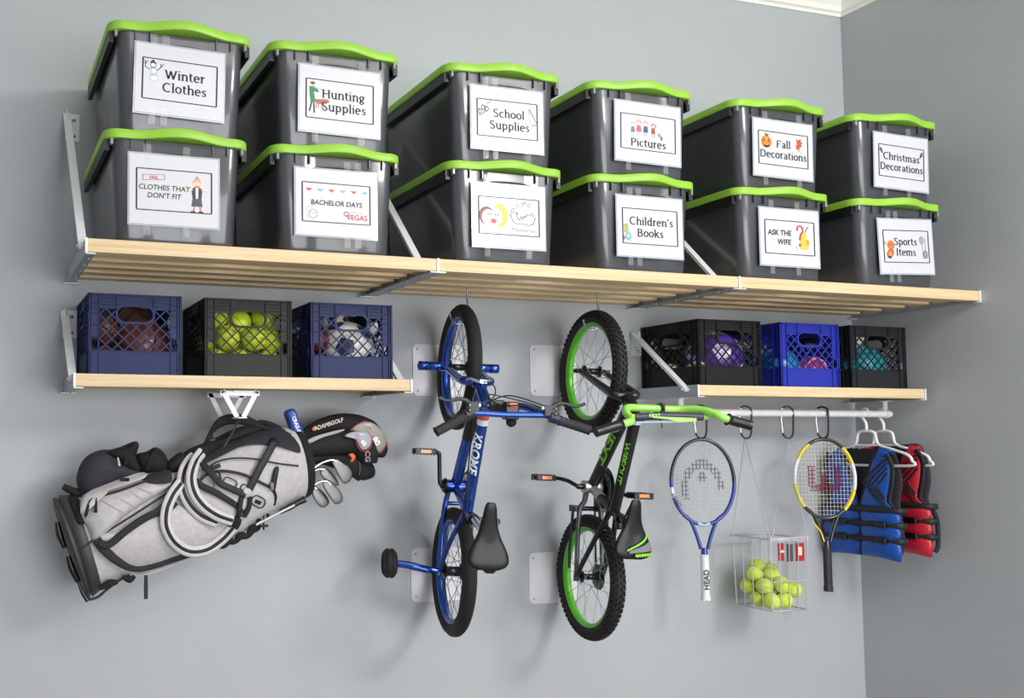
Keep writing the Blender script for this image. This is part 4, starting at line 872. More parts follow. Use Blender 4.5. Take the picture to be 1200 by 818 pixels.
MB().lathe([(.036, 0), (.036, .003), (.02, .004)], (0, -.04, 0), (0, -1, 0), 24).lathe([(.05, 0), (.052, .002), (.05, .004), (.02, .004)], (0, -.036, 0), (0, -1, 0), 30).build('sprocket', BLM, gk)
DT0, DT1 = BB, HT+hd*.03
tubetext(gk, 'NEXT', DT1-(DT1-DT0)*.16, DT1-(DT1-DT0)*.72, .0235, (0, .85, .5), .043, mat('lime_decal', '7ed030', .35), .03, 1, .35, name='frame_lettering', sx=1.75)
TT0, TT1 = ST, HU-hd*.025
tubetext(gk, 'WIPEOUT', TT1-(TT1-TT0)*.15, TT1-(TT1-TT0)*.8, .0212, (0, .8, .6), .028, mat('lime_decal', '7ed030', .35), .02, 1, .3, name='tube_lettering', sx=1.35)
MB().tube([TT1-(TT1-TT0)*.04, TT1-(TT1-TT0)*.1], .0222, 14).build('white_sticker', mat('white_decal', 'e8f2fb', .3), gk)
# ---- hooks under the upper shelf carrying the front wheels
def bikehook(label, M_, wb, r, ry):
    # wheel top inner rim point = forward end of the wheel in bike coordinates
    c = M_ @ V((wb+r-.058, 0, .0)); c2 = M_ @ V((wb+r-.06, 0, -.045))
    z = ZT-.03
    d = (M_.to_3x3() @ V((0, 0, 1)));  # outwards
    y = M_.to_3x3() @ V((0, 1, 0))
    t = MB(); a = M_ @ V((wb+r+.012, .034*ry, -.02)); 
    top = V((a.x+.0, a.y, z-.002))
    P = [top+V((0, 0, .0)), top-V((0, 0, .012)), a+V((0, 0, .02)), M_ @ V((wb+r-.02, .036*ry, -.01)), M_ @ V((wb+r-.058, .030*ry, -.005)), M_ @ V((wb+r-.075, .006*ry, -.002)), M_ @ V((wb+r-.070, -.022*ry, 0)), M_ @ V((wb+r-.05, -.036*ry, .002)), M_ @ V((wb+r-.035, -.04*ry, .003))]
    t.tube(P, .0038, 8, sm=5); o = t.build('bicycle_hook', mat('zinc_steel', 'b6b8bc', .3, .8)); return tag(o, label, 'hook', 'steel hooks under the upper shelf')
bikehook('steel hook from the upper shelf carrying the blue bicycle', bm, WB, R1, -1)
bikehook('steel hook from the upper shelf carrying the lime rimmed bicycle', gm, WB2, R2, -1)
# ------------------------------------------------------------------ rail and what hangs on it
def pillow(mb, poly, f, th, m=0, back=0.0, steps=(1, .97, .9, .78, .6, .35, .12), pw=.5, c=None):
    cx = sum(p[0] for p in poly)/len(poly) if c is None else c[0]; cy = sum(p[1] for p in poly)/len(poly) if c is None else c[1]
    R = []
    for s in steps: R.append([f(cx+(x-cx)*s, cy+(y-cy)*s, th*(1-s**2.5)**pw) for x, y in poly])
    if back: R = [[f(cx+(x-cx)*s, cy+(y-cy)*s, -back*(1-s**2.5)**pw) for x, y in poly] for s in (.12, .5, .8, .95)]+R
    mb.loft(R, m)
WPL = mat('white_hanger_plastic', 'ececee', .35, coat=.3)
RY, RZ, RR = -.22, 1.297, .0165
rl = thing('hanging_rail', 'long white rail under the lower right shelf', 'rail', (3.45, RY, RZ))
rl_m = MB(); rl_m.cyl((2.875, RY, RZ), (4.075, RY, RZ), RR, n=20); rl_m.build('rail_tube', WPL, rl)
for x in (2.895, 4.05):
    b = MB().box(x-.012, x+.012, RY-.003, RY+.003, RZ, ZL-HB-.006).box(x-.02, x+.02, RY-.02, RY+.02, ZL-HB-.008, ZL-HB-.005); b.cyl((x-.008, RY, RZ), (x+.008, RY, RZ), RR+.004, n=18); b.build('rail_bracket', WSTEEL, rl)
def carab(label, x, lean=0, rot=0):
    t = thing('carabiner', label, 'carabiner', (x, RY, RZ), 'black carabiners on the white rail')
    P = []; h, w = .136, .052; T = Matrix.Rotation(radians(rot), 3, 'Z')
    pl = [(-.016, .022), (0, .030), (.018, .024), (.026, .008), (.026, -.06), (.022, -.098), (.010, -.112), (-.004, -.110), (-.014, -.098), (-.016, -.088)]
    f = lambda a, b: V((x, RY, RZ))+T @ V((a, 0, b))
    m = MB().tube([f(*p) for p in pl], .0042, 10, sm=5); m.build('body', BLM, t)
    g = MB().tube([f(-.016, .024), f(-.022, -.03), f(-.017, -.09)], .0032, 8); g.build('gate', CHR, t)
    return V((x, RY, RZ-.108))
k1 = carab('black carabiner holding the blue and white racket', 2.992, rot=-40)
k2 = carab('black carabiner at the lime bicycle grip, holding the left wire of the ball basket', 3.235, rot=-30)
k3 = carab('black carabiner holding the right wire of the ball basket', 3.468, rot=-30)
k4 = carab('black carabiner holding the yellow and black racket', 3.668, rot=-62)
def racket(name, label, x, th, H, hw, hh, mats, logo, grip_l, L):
    """origin at the top of the head; local x across, z up"""
    t = thing(name, label, 'tennis racket', (x, RY-.005, RZ-.117), 'tennis rackets', local=True); t.rotation_euler = (0, 0, radians(-th))
    cz = -hh; fr = MB(); bp = MB(); n = 48
    hp = [V((hw*sin(a), 0, cz+hh*cos(a))) for a in [2*pi*i/n for i in range(n)]]
    mi = [mats['seg'](2*pi*i/n) for i in range(n)]
    fm = mats['frame']
    for k in sorted(set(mi)):
        s0 = next((i for i in range(n) if mi[i] != mi[i-1]), 0); run = []
        for j in range(n+1):
            i = (s0+j) % n
            if j < n and mi[i] == k: run = run+[hp[i]] if run else [hp[i]]
            elif run:
                b = fr if k == 0 else MB(); b.tube(run+[hp[i]], .0075, 10, flat=1.35, N=(0, 1, 0), caps=False); run = []
                if k: b.build(['frame', 'bumper_guard', 'accent_band', 'pale_band'][k], fm[k], t)
    tz = -2*hh
    for s in (-1, 1):
        a = radians(155); p0 = V((s*hw*sin(a), 0, cz+hh*cos(a)))
        fr.tube([V((s*hw*sin(radians(140)), 0, cz+hh*cos(radians(140)))), p0, V((s*.03, 0, tz-.045)), V((s*.0135, 0, tz-.105))], .0075, 10, flat=1.3, N=(0, 1, 0), sm=5)
    fr.tube([V((0, 0, tz-.10)), V((0, 0, tz-.14))], [.0135, .0145], 8); fr.build('frame', fm[0], t)
    st = MB(); nx, nz = 16, 19
    def seg(a, b):
        k = 26
        for i in range(k):
            p = a+(b-a)*(i/k); q = a+(b-a)*((i+1)/k); c = (p+q)/2; st.tube([p, q], .0008 if not logo(c.x, c.z-cz) else .0024, 4, 1 if logo(c.x, c.z-cz) else 0, caps=False)
    for i in range(nx):
        xx = hw*.93*(-1+2*(i+.5)/nx); zz = hh*.985*sqrt(max(0, 1-(xx/hw)**2)); seg(V((xx, 0, cz-zz)), V((xx, 0, cz+zz)))
    for i in range(nz):
        zz = hh*.96*(-1+2*(i+.5)/nz); xx = hw*.985*sqrt(max(0, 1-(zz/hh)**2)); seg(V((-xx, .0008, cz+zz)), V((xx, .0008, cz+zz)))
    st.build('strings', [mats['string'], mats['ink']], t)
    g = MB(); z0 = tz-.128; z1 = -L
    rings = []
    for q in range(15):
        zz = z0+(z1-z0)*q/14; r = .0165+(.0008 if q % 2 else 0); 
        if q >= 13: r = .019
        rings.append([V((r*1.0*cos(a), r*.9*sin(a), zz)) for a in [2*pi*j/8+.39 for j in range(8)]])
    g.loft(rings); g.build('handle_grip', mats['grip'], t); MB().box(-.016, .016, -.014, .014, z1-.004, z1).build('butt_cap', mats['cap'], t, bev=.002)
    return t
def headlogo(x, z):
    r = sqrt((x/.085)**2+((z+.03)/.125)**2)
    if .70 < r < 1.0 and z > -.075 and not (x > .02 and z < -.03): return True
    return x*x+(z-.02)**2 < .00042
BLUEF = mat('blue_racket_paint', '1c3594', .25, coat=.6); BLKF = mat('black_racket_paint', '1c1c22', .25, coat=.6); YELF = mat('yellow_racket_paint', 'e8d22a', .28, coat=.5)
STR = mat('pale_string', 'ccd0cf', .4)
r1 = racket('tennis_racket', 'blue tennis racket with black crown and white grip, hanging left of the ball basket', k1.x, 24, 0, .128, .183,
       dict(frame=[BLUEF, BLKF, BLKF, mat('white_racket_band', 'e4e6ee', .3)], seg=lambda a: 1 if (cos(a) > .12) else (3 if (cos(a) > -.45 and sin(a) < 0 and cos(a) < -.15) else 0), string=STR, ink=mat('grey_string_ink', '747a80'), grip=mat('white_grip', 'e6e7ea', .5, bump=.2), cap=mat('white_grip', 'e6e7ea')), headlogo, .19, .686)
mb = MB(); text(mb, 'HEAD', (.0, -.0165, -.60), (0, 0, 1), (-1, 0, 0), .03, 0, .02, 1.1); mb.build('grip_lettering', INK, r1)
mb = MB(); text(mb, 'HEAD', (-.111, -.0115, -.262), (.5, 0, -.86), (.86, 0, .5), .021, 0, .02, 1.1); mb.build('frame_lettering', mat('navy_lettering', '25305a'), r1)
mb = MB(); mb.tube([(-.024, 0, -.3625), (0, 0, -.368), (.024, 0, -.3625)], .0082, 8, flat=1.4, N=(0, 1, 0), sm=3); mb.build('throat_bridge', mat('pale_blue_band', 'b8c4e8', .3), r1)
def wlogo(x, z):
    if not (-.06 < z < .055): return False
    ax = abs(x)
    return (.04 < ax < .07 and z > -.035) or (ax < .014 and z > -.04 and z < .02) or (-.055 < z < -.03 and ax < .062)
r2 = racket('tennis_racket', 'yellow and black tennis racket with black grip, hanging in front of the blue life vest', k4.x, 22, 0, .128, .178,
       dict(frame=[BLKF, BLKF, YELF, mat('white_racket_band', 'e4e6ee', .3)], seg=lambda a: (2 if .55 < (a if a < pi else 2*pi-a) < 1.15 or 1.75 < (a if a < pi else 2*pi-a) < 2.45 else (3 if 1.15 <= (a if a < pi else 2*pi-a) <= 1.75 else 1)), string=mat('cream_string', 'e6e2d0', .4), ink=mat('dark_red_string_ink', '8a3a44'), grip=mat('black_grip', '2b2a2c', .6, bump=.3), cap=BLKF), wlogo, .19, .68)
mb = MB()
for s in (-1,): mb.tube([(s*.06, -.009, -.375), (s*.03, -.0105, -.415), (s*.016, -.0105, -.46)], .0035, 6, flat=.5, N=(0, 1, 0), sm=3)
mb.build('throat_stripe', YELF, r2)
# ball basket
WIRE = mat('zinc_wire', 'c4c6ca', .4, .4)
bx0, bx1, by0, by1, bz, bzz = 3.268, 3.47, -.302, -.10, .748, .44
bk_ = thing('ball_basket', 'square wire ball basket hanging on two thin wires between the rackets', 'basket', ((bx0+bx1)/2, (by0+by1)/2, bzz), None)
cxb, cyb, tp_ = (bx0+bx1)/2, (by0+by1)/2, .93
q = lambda x, y, z: V((cxb+(x-cxb)*(tp_+(1-tp_)*(z-bzz)/(bz-bzz)), cyb+(y-cyb)*(tp_+(1-tp_)*(z-bzz)/(bz-bzz)), z))
rim = MB(); cor = [(bx0, by0), (bx1, by0), (bx1, by1), (bx0, by1)]
for z, r in ((bz, .004), (bzz, .003)): rim.tube([q(x, y, z) for x, y in cor], r, 6, 0, True)
rim.bar(q(bx0, by1, bz), q(bx0, by0, bz), .02, .003, (0, 0, 1)); rim.bar(q(bx0, by0, bz), q(bx1, by0, bz), .004, .02, (0, 0, 1)); rim.build('rim', WIRE, bk_)
ws = MB(); NB = 4
for i in range(4):
    a, b = cor[i], cor[(i+1) % 4]
    for j in range(NB):
        x, y = a[0]+(b[0]-a[0])*j/NB, a[1]+(b[1]-a[1])*j/NB; ws.tube([q(x, y, bz), q(x, y, bzz)], .0026 if j == 0 else .0019, 6)
for j in range(1, 7):
    y = by0+(by1-by0)*j/7; ws.tube([q(bx0, y, bzz), q(bx1, y, bzz)], .0016, 5)
ws.tube([q(bx0, by0, bzz+.125), q(bx1, by0, bzz+.125)], .0032, 6); ws.build('wire_cage', WIRE, bk_)
RED = mat('red_tag', 'b0262c', .4)
lp = MB(); yb_ = by0+.006
for (u0, u1, z0, z1, m) in ((.048, .078, .655, .73, 0), (.094, .128, .65, .725, 1), (.142, .19, .65, .728, 0), (.152, .176, .675, .712, 2), (.06, .079, .69, .70, 2)):
    lp.box(bx0+u0, bx0+u1, yb_-(.0015 if m == 2 else 0), yb_+.002, z0, z1, m)
lp.build('name_plate', [RED, mat('dark_grey_tag', '4b4d50', .5), mat('cream_tag', 'd9d4c4', .5)], bk_)
hw_ = MB()
hw_.tube([q(bx0, by1, bz), k2+V((-.004, 0, 0)), q(bx0, by0, bz+.002)], .0016, 5); hw_.tube([q(bx0+.01, by0, bz), k3, q(bx1, by0, bz)], .0016, 5)
hw_.tube([q(bx1, by1, bz), k3+V((.002, 0, 0))], .0013, 5); hw_.build('suspension_wire', WIRE, bk_)
for c_ in ((bx0, by0), (bx1, by0), (bx0, by1)): MB().cyl(q(*c_, bz-.006), q(*c_, bz+.008), .006, n=8).build('corner_eye', WIRE, bk_)
TB = mat('tennis_felt', 'cde04e', .85, noise=.08, scale=70, bump=.6, bscale=900, sheen=.3); TSM = mat('tennis_seam', 'e4ead0', .7)
def relax(n, r, half, zb_, seed=3):
    rd = random.Random(seed); P = [V((rd.uniform(-half, half), rd.uniform(-half, half), zb_+r+i*.012)) for i in range(n)]
    for it in range(1500):
        for p in P:
            p.z -= .0009
            if it < 1100: p.x += rd.uniform(-.0012, .0012); p.y += rd.uniform(-.0012, .0012)
        for _ in range(3):
            for i in range(n):
                for j in range(i):
                    d = P[i]-P[j]; l = d.length
                    if l < 2*r: c = d/max(l, 1e-6)*((2*r-l)/2); P[i] += c; P[j] -= c
            for p in P: p.x = max(-half+r, min(half-r, p.x)); p.y = max(-half+r, min(half-r, p.y)); p.z = max(zb_+r, p.z)
    return P
BPs = relax(17, .0345, .0945, bzz+.003)
def uv(P): d = P-CC; z = d.dot(fw); return PX+FPX*d.dot(rt)/z, PY-FPX*d.dot(up)/z
BPs = [V((cxb, cyb, 0))+p for p in BPs]; rows = {'top': [], 'middle': [], 'bottom': []}
for p in BPs: rows['bottom' if p.z < bzz+.055 else ('middle' if p.z < bzz+.1 else 'top')].append(p)
ball0 = None; ORD = ['leftmost', 'second from left', 'third from left', 'fourth from left', 'fifth from left', 'sixth from left', 'seventh from left', 'eighth from left', 'ninth from left', 'tenth from left', 'eleventh from left', 'twelfth from left', 'thirteenth from left', 'fourteenth from left', 'fifteenth from left', 'sixteenth from left']
for rn, ps in rows.items():
    ps.sort(key=lambda p: uv(p)[0])
    for i, p in enumerate(ps):
        lab = 'yellow-green tennis ball in the wire basket, %s layer, %s' % (rn, ORD[i] if i < len(ps)-1 or i < 3 else 'rightmost')
        if ball0 is None:
            ball0 = thing('tennis_ball', lab, 'tennis ball', p, 'tennis balls in the wire basket', local=True); MB().sph((0, 0, 0), .0345, n=20).build('felt', TB, ball0)
            s = MB(); P = []
            for j in range(48):
                a = 2*pi*j/48; v = V((cos(a)+.33*cos(3*a), sin(a)-.33*sin(3*a), 1.05*sin(2*a))); P.append(v.normalized()*.0346)
            s.tube(P, .0009, 5, 0, True); s.build('seam', TSM, ball0)
        else:
            o = dup(ball0, p, lab); o.rotation_euler = (random.random()*3, random.random()*3, random.random()*3)
# hangers
def hanger(label, X, yc):
    t = MB(); r = .0064
    t.tube([V((X, yc-.012, RZ+.012)), V((X, yc-.004, RZ+.021)), V((X, yc+.008, RZ+.0225)), V((X, yc+.0215, RZ+.008)), V((X, yc+.020, RZ-.012)), V((X, yc+.0, RZ-.045)), V((X, yc, RZ-.085))], r, 10, sm=6)
    z = RZ-.085
    t.tube([V((X, yc+.035, z-.0)), V((X, yc+.055, z-.055)), V((X, yc+.12, z-.078)), V((X, yc+.185, z-.10)), V((X, yc+.205, z-.125)), V((X, yc+.185, z-.15)), V((X, yc-.185, z-.15)), V((X, yc-.205, z-.125)), V((X, yc-.185, z-.10)), V((X, yc-.12, z-.078)), V((X, yc-.055, z-.055)), V((X, yc-.035, z))], r, 10, 0, True, sm=5)
    t.tube([V((X, yc-.07, z-.06)), V((X, yc+.07, z-.06))], r*.8, 8)
    return tag(t.build('coat_hanger', WPL), label, 'hanger', 'white hangers on the rail')
HX1, HX2 = 3.93, 4.035
hanger('white plastic hanger carrying the blue life vest', HX1, RY)
hanger('white plastic hanger carrying the red life vest', HX2, RY)
def vest(label, X, cloth, name_c, z0=0, yo=0, D=.035):
    """facing -x; a = distance from centre towards the camera (-y), b = height"""
    t = thing('life_vest', label, 'life vest', (X, RY+yo, .63+z0), 'life vests')
    F = lambda a, b, h: V((X-D-h, RY+yo-a, b+z0)); B = lambda a, b, h: V((X+D*.4+h, RY+yo-a, b+z0))
    blk = mat('black_webbing', '1b1a1e', .6, noise=.1); lin_ = mat('black_mesh_lining', '232229', .8)
    # back panel
    bp = MB(); pillow(bp, sm2([(-.13, 1.13), (-.05, 1.135), (.05, 1.135), (.13, 1.13), (.165, 1.0), (.15, .9), (.155, .84), (.155, .67), (0, .655), (-.155, .67), (-.155, .84), (-.16, .9), (-.165, 1.0)], 3, True), B, .03, 0, back=.02); bp.build('back_panel', lin_, t)
    for s, nm in ((-1, 'front_panel'), (1, 'front_panel')):
        p = MB(); pillow(p, sm2([(s*.005, .86), (s*.03, .96), (s*.06, 1.06), (s*.085, 1.112), (s*.125, 1.118), (s*.155, 1.07), (s*.15, .98), (s*.135, .9), (s*.165, .86), (s*.10, .845)], 3, True), F, .02, 0, back=.02, c=(s*.09, .95)); o = p.build('front_panel', cloth, t)
        # puffed lower chambers
        for z1, z2 in ((.795, .862), (.728, .80), (.648, .735)):
            c = MB(); pillow(c, [(s*.003, z1), (s*.003, z2), (s*.06, z2+.003), (s*.12, z2), (s*.178, z2-.004), (s*.188, (z1+z2)/2), (s*.178, z1-.004+(-.006 if z1 < .7 else 0)), (s*.12, z1-.003), (s*.06, z1)], F, .03, 0, back=.03, c=(s*.09, (z1+z2)/2)); c.build('foam_chamber', cloth, t)
        sd = MB(); sd.tube([F(s*.172, .86, -.02), F(s*.180, .8, -.04), F(s*.180, .69, -.04), F(s*.172, .66, -.03)], .009, 8, sm=4); (None if D > .03 and s > 0 else sd.build('side_lining', lin_, t))
        tr = MB(); tr.tube([F(s*.14, 1.115, .012), F(s*.16, 1.06, .004), F(s*.155, .98, .004), F(s*.14, .9, .004), F(s*.165, .865, .0)], .011, 8, sm=4, N=(1, 0, 0), flat=.5)
        tr.tube([F(s*.085, 1.112, .008), F(s*.055, 1.05, .004), F(s*.028, .96, .004), F(s*.004, .86, .006)], .007, 8, sm=4, N=(1, 0, 0), flat=.5); tr.build('edge_trim', blk, t)
        sh = MB(); sh.tube([F(s*.108, 1.085, .012), F(s*.11, 1.122, -.01), B(s*.11, 1.122, -.01), B(s*.108, 1.085, .01)], .026, 10, sm=4, N=(1, 0, .3), flat=.25); sh.build('shoulder_strap', cloth, t)
    # chevrons on the panel nearest the camera
    ch = MB()
    for k in range(4 if D > .02 else 4):
        o = .024*k; ch.tube([F(.145, 1.095-o*.9, .014), F(.085+o*.35, 1.04-o*.8, .021), F(.035+o*.9, .985-o*.25, .021), F(.08+o*.6, .925+o*.12, .021), F(.13+o*.05, .875+o*.55, .015)], .0045, 6, N=(1, 0, 0), flat=.5)
    ch.build('chevron_print', blk, t)
    for z in (.862, .797, .728):
        w = MB(); w.tube([F(-.19, z, -.03), F(-.178, z, .010), F(-.09, z+.002, .026), F(0, z, .02), F(.09, z+.002, .026), F(.178, z, .010), F(.192, z, -.03)], .0135, 8, sm=5, N=(1, 0, 0), flat=.35); wo = w.build('belt', blk, t)
        if z < .85:
            for a in (-.07, .12): MB().box(X-D-.04, X-D-.028, RY+yo-a-.024, RY+yo-a+.024, z+z0-.0125, z+z0+.0135).build('buckle', BLM, wo, bev=.004)
    zp = MB(); zp.tube([F(.0, .862, .006), F(0, .65, .006)], .004, 6); zp.build('zipper', mat('dark_blue_zip', '223a70'), t)
    return t
BV = mat('blue_nylon', '0b4ca6', .38, noise=.12, scale=30, bump=.35, bscale=45, coat=.15); RV = mat('red_nylon', 'c01f33', .38, noise=.12, scale=30, bump=.35, bscale=45, coat=.15)
vest('blue life vest with black belts and chevrons, on a white hanger behind the yellow racket', 3.93, BV, 'blue', 0, .015)
vest('red life vest with black belts on the hanger next to the right-hand wall', 4.055, RV, 'red', .02, -.02, .025)
# ------------------------------------------------------------------ golf bag hanger, bag and clubs
hk = thing('bag_hook', 'pair of white V shaped hooks under the lower left shelf holding the golf bag', 'hook', (.79, -.2, 1.31))
def vhook(Y, pa, name):
    a, b, c, d = [at(u, v, Y) for u, v in pa]    # top left, top right, bottom right, bottom left
    m = MB()
    w = .017
    m.bar(a+V((w/2, 0, -w/2)), b+V((-w/2, 0, -w/2)), w, .006, (0, 1, 0)); m.bar(a+V((w*.4, 0, -.002)), d+V((w*.3, 0, 0)), w, .006, (0, 1, 0)); m.bar(b+V((-w*.4, 0, -.002)), c+V((-w*.3, 0, 0)), w, .006, (0, 1, 0)); m.bar(d, c, w, .006, (0, 1, 0))
    m.bar(d+V((0, .0, -.004)), c+V((0, .0, -.004)), .05, .005, (0, 0, 1)); return m.build(name, WSTEEL, hk, bev=.001)
zt_ = ZL-HB-.006
def fixz(Y, u0, u1, vb, ub0, ub1):
    a, b = at(u0, 458, Y), at(u1, 458, Y); a.z = b.z = zt_; c, d = at(ub1, vb, Y), at(ub0, vb, Y)
    return a, b, c, d
def vh(Y, *a):
    A, B, C, D = fixz(Y, *a); m = MB(); w = .018
    m.bar(A+V((0, 0, -w/2)), B+V((0, 0, -w/2)), w, .005, (0, 1, 0)); m.bar(A+V((w/2, 0, 0)), D+V((w/3, 0, 0)), w, .005, (0, 1, 0)); m.bar(B+V((-w/2, 0, 0)), C+V((-w/3, 0, 0)), w, .005, (0, 1, 0)); m.box(D.x, C.x, Y-.03, Y+.01, D.z-.004, D.z); m.build('v_bracket', WSTEEL, hk, bev=.001)
    return D, C
d1, c1 = vh(-.33, 258, 304, 489, 276, 287)
d2, c2 = vh(-.16, 243, 288, 490, 258, 271)
MB().box(d1.x-.01, c1.x+.03, -.34, -.10, zt_-.004, zt_).build('mounting_plate', WSTEEL, hk)
MB().bar((c1.x-.015, -.33, d1.z-.002), (c2.x-.015, -.16, d2.z-.002), .03, .004, (0, 0, 1)).build('hook_rod', WSTEEL, hk)
FAB = mat('heather_fabric', 'bebbbb', .85, noise=.08, scale=60, bump=.3, bscale=600)
FABW = mat('light_fabric', 'cdc9c8', .8, noise=.05, scale=40, bump=.2, bscale=500)
CHA = mat('charcoal_fabric', '2b2930', .85, noise=.12, scale=60, bump=.3, bscale=500)
BLF = mat('black_fabric', '171518', .85, noise=.15, scale=60, bump=.4, bscale=400)
WEB = mat('black_webbing', '1b1a1e', .6)
YC, DH = -.205, .118
EDG = [((61, 586), (101, 700)), ((70, 584), (107, 696)), ((81, 582), (115, 691)), ((112, 574), (145, 678)), ((160, 557), (190, 665)), ((210, 541), (235, 650)), ((252, 522), (275, 630)), ((290, 507), (312, 608)), ((328, 500), (344, 592)), ((344, 503), (356, 582)), ((350, 505), (361, 580))]
def axpt(s):
    s = max(0, min(len(EDG)-1.0001, s)); i = int(s); t = s-i; (a, b), (c, d) = EDG[i], EDG[i+1]
    return (a[0]*(1-t)+c[0]*t, a[1]*(1-t)+c[1]*t), (b[0]*(1-t)+d[0]*t, b[1]*(1-t)+d[1]*t)
_AX = [axpt(i*.1) for i in range(101)]
def bagY(u, v):
    best = None
    for U, L in _AX:
        cx, cy = (U[0]+L[0])/2, (U[1]+L[1])/2; dx, dy = L[0]-U[0], L[1]-U[1]; l = sqrt(dx*dx+dy*dy); ux, uy = dx/l, dy/l
        off = abs((u-cx)*uy-(v-cy)*ux); t = ((u-cx)*ux+(v-cy)*uy)/(l/2)
        if best is None or off < best[0]: best = (off, t)
    t = max(-1, min(1, best[1])); return YC-DH*sqrt(1-t*t*.97)
SF = lambda u, v, h: at(u, v, bagY(u, v)-h)
def ring_uv(U, L, k=1, dh=DH, n=28):
    cx, cy = (U[0]+L[0])/2, (U[1]+L[1])/2; o = []
    c = at(cx, cy, YC); a = at(*U, YC)-c; b = at(*L, YC)-c; h = (a-b)/2
    for j in range(n):
        t = 2*pi*j/n; o.append(c+(a+b)/2*0+h*(cos(t)*k)+V((0, -sin(t)*dh*k, 0)))
    return o
bag = thing('golf_bag', 'light grey golf bag with black trim, hanging sideways under the lower left shelf', 'golf bag', at(215, 600, YC))
m = MB(); m.loft([ring_uv(*axpt(2+i*.25)) for i in range(31)]); m.build('bag_body', FAB, bag)
m = MB(); m.loft([ring_uv(*axpt(0), k=.93), ring_uv(*axpt(.15), k=1.03), ring_uv(*axpt(.6), k=1.05), ring_uv(*axpt(.7), k=1.0), ring_uv(*axpt(.9), k=1.0), ring_uv(*axpt(1), k=1.06), ring_uv(*axpt(1.9), k=1.04), ring_uv(*axpt(2.1), k=1.01)]); m.build('base_cup', mat('dark_rubber_base', '38363a', .5, noise=.1), bag)
m = MB(); R = [ring_uv(*axpt(s), k=k) for s, k in ((8.75, 1.0), (8.9, 1.03), (9.4, 1.045), (9.9, 1.03), (9.98, .97), (9.9, .86), (9.3, .8))]; m.loft(R, caps=False); m.build('collar', BLF, bag)
m = MB(); m.loft([ring_uv(*axpt(9.35), k=.8), ring_uv(*axpt(9.3), k=.1)]); m.build('mouth_lining', mat('black_lining', '0f0f11', .9), bag)
def band(name, pts, wpx, mt, h=.004, sm=5, par=None, n=10, flat=None, hs=None):
    P = [SF(u, v, (hs[i] if hs else h)) for i, (u, v) in enumerate(pts)]; w = wpx/2/ppm(P[0])
    m = MB(); m.tube(P, w, n, sm=sm, N=(0, 1, 0), flat=flat if flat is not None else min(.6, .0035/w)); return m.build(name, mt, par or bag)
def pad(name, poly, th, mt, par=None, base=.001, s=3, c=None):
    m = MB(); pillow(m, sm2(poly, s, True), lambda u, v, h: SF(u, v, h+base), th, c=c); return m.build(name, mt, par or bag)
# upper ball pocket, its zip and flap
pk = pad('ball_pocket', [(92, 600), (99, 577), (125, 566), (160, 556), (200, 553), (203, 566), (197, 572), (150, 602), (112, 634), (104, 620)], .055, FAB)
def pk_surf(u, v, h): return at(u, v, bagY(u, v)-.052-h)
m = MB(); pillow(m, sm2([(94, 598), (101, 578), (128, 566), (158, 555), (170, 554), (172, 559), (150, 567), (118, 577), (104, 588), (98, 603)], 3, True), lambda u, v, h: at(u, v, bagY(u, v)-.045-h), .022); m.build('pocket_flap', FABW, pk)
m = MB(); m.tube([at(u, v, bagY(u, v)-.058) for u, v in ((100, 606), (104, 590), (112, 583), (140, 575), (172, 563))], .0042, 8, sm=4); m.build('zipper', WEB, pk)
m = MB(); pillow(m, sm2([(168, 563), (176, 555), (198, 551), (202, 560), (199, 566), (180, 567)], 3, True), lambda u, v, h: at(u, v, bagY(u, v)-.05-h), .012); m.build('dark_patch', CHA, pk)
for a, b in (((113, 584), (112, 600)), ((104, 592), (101, 603))):
    m = MB(); m.tube([at(*a, bagY(*a)-.064), at(*b, bagY(*b)-.066)], [.003, .0065], 8); m.build('zip_pull', WEB, pk)
for a, b in (((118, 586), (150, 604)), ((132, 580), (162, 596)), ((148, 574), (172, 588)), ((160, 571), (182, 580))):
    m = MB(); m.tube([at(a[0]+(b[0]-a[0])*t, a[1]+(b[1]-a[1])*t, bagY(a[0]+(b[0]-a[0])*t, a[1]+(b[1]-a[1])*t)-.0495-.007*sin(pi*(t*.8+.1))) for t in (0, .25, .5, .75, 1)], .0012, 6, sm=3); m.build('stitched_line', mat('grey_stitch', 'aaa5a3', .8), pk)
m = MB(); pillow(m, rrect(12, 4, 1.9, 3, 146, 562), lambda u, v, h: at(u, v, bagY(u, v)-.0665-h), .001); m.build('oval_badge', CHA, pk)
band('piping', [(92, 646), (108, 634), (140, 614), (170, 595), (200, 575)], 2.2, WEB, .006)
# long side pocket with dark trim
lpk = pad('side_pocket', [(110, 628), (135, 622), (165, 604), (200, 590), (230, 600), (250, 625), (244, 645), (215, 655), (190, 664), (165, 672), (145, 668), (125, 652)], .03, FAB)
sf2 = lambda u, v, h: at(u, v, bagY(u, v)-h)
def dband(name, pts, w, mt, h0, par, sm=5):
    P = [at(u, v, bagY(u, v)-h0) for u, v in pts]; m = MB(); m.tube(P, w/2/ppm(P[0]), 8, sm=sm, N=(0, 1, 0), flat=.25); return m.build(name, mt, par)
dband('dark_trim', [(113, 632), (122, 644), (138, 657), (158, 665), (178, 662), (200, 655), (222, 648)], 11, CHA, .022, lpk)
dband('white_piping', [(109, 634), (120, 650), (138, 665), (162, 674), (190, 667), (220, 656), (250, 644)], 2.6, FABW, .012, lpk)
dband('dark_trim', [(116, 636), (128, 638), (148, 622), (172, 606), (198, 595), (206, 588)], 9, CHA, .030, lpk)
dband('zipper', [(122, 636), (134, 631), (152, 617), (176, 601), (198, 591)], 2, WEB, .0365, lpk)
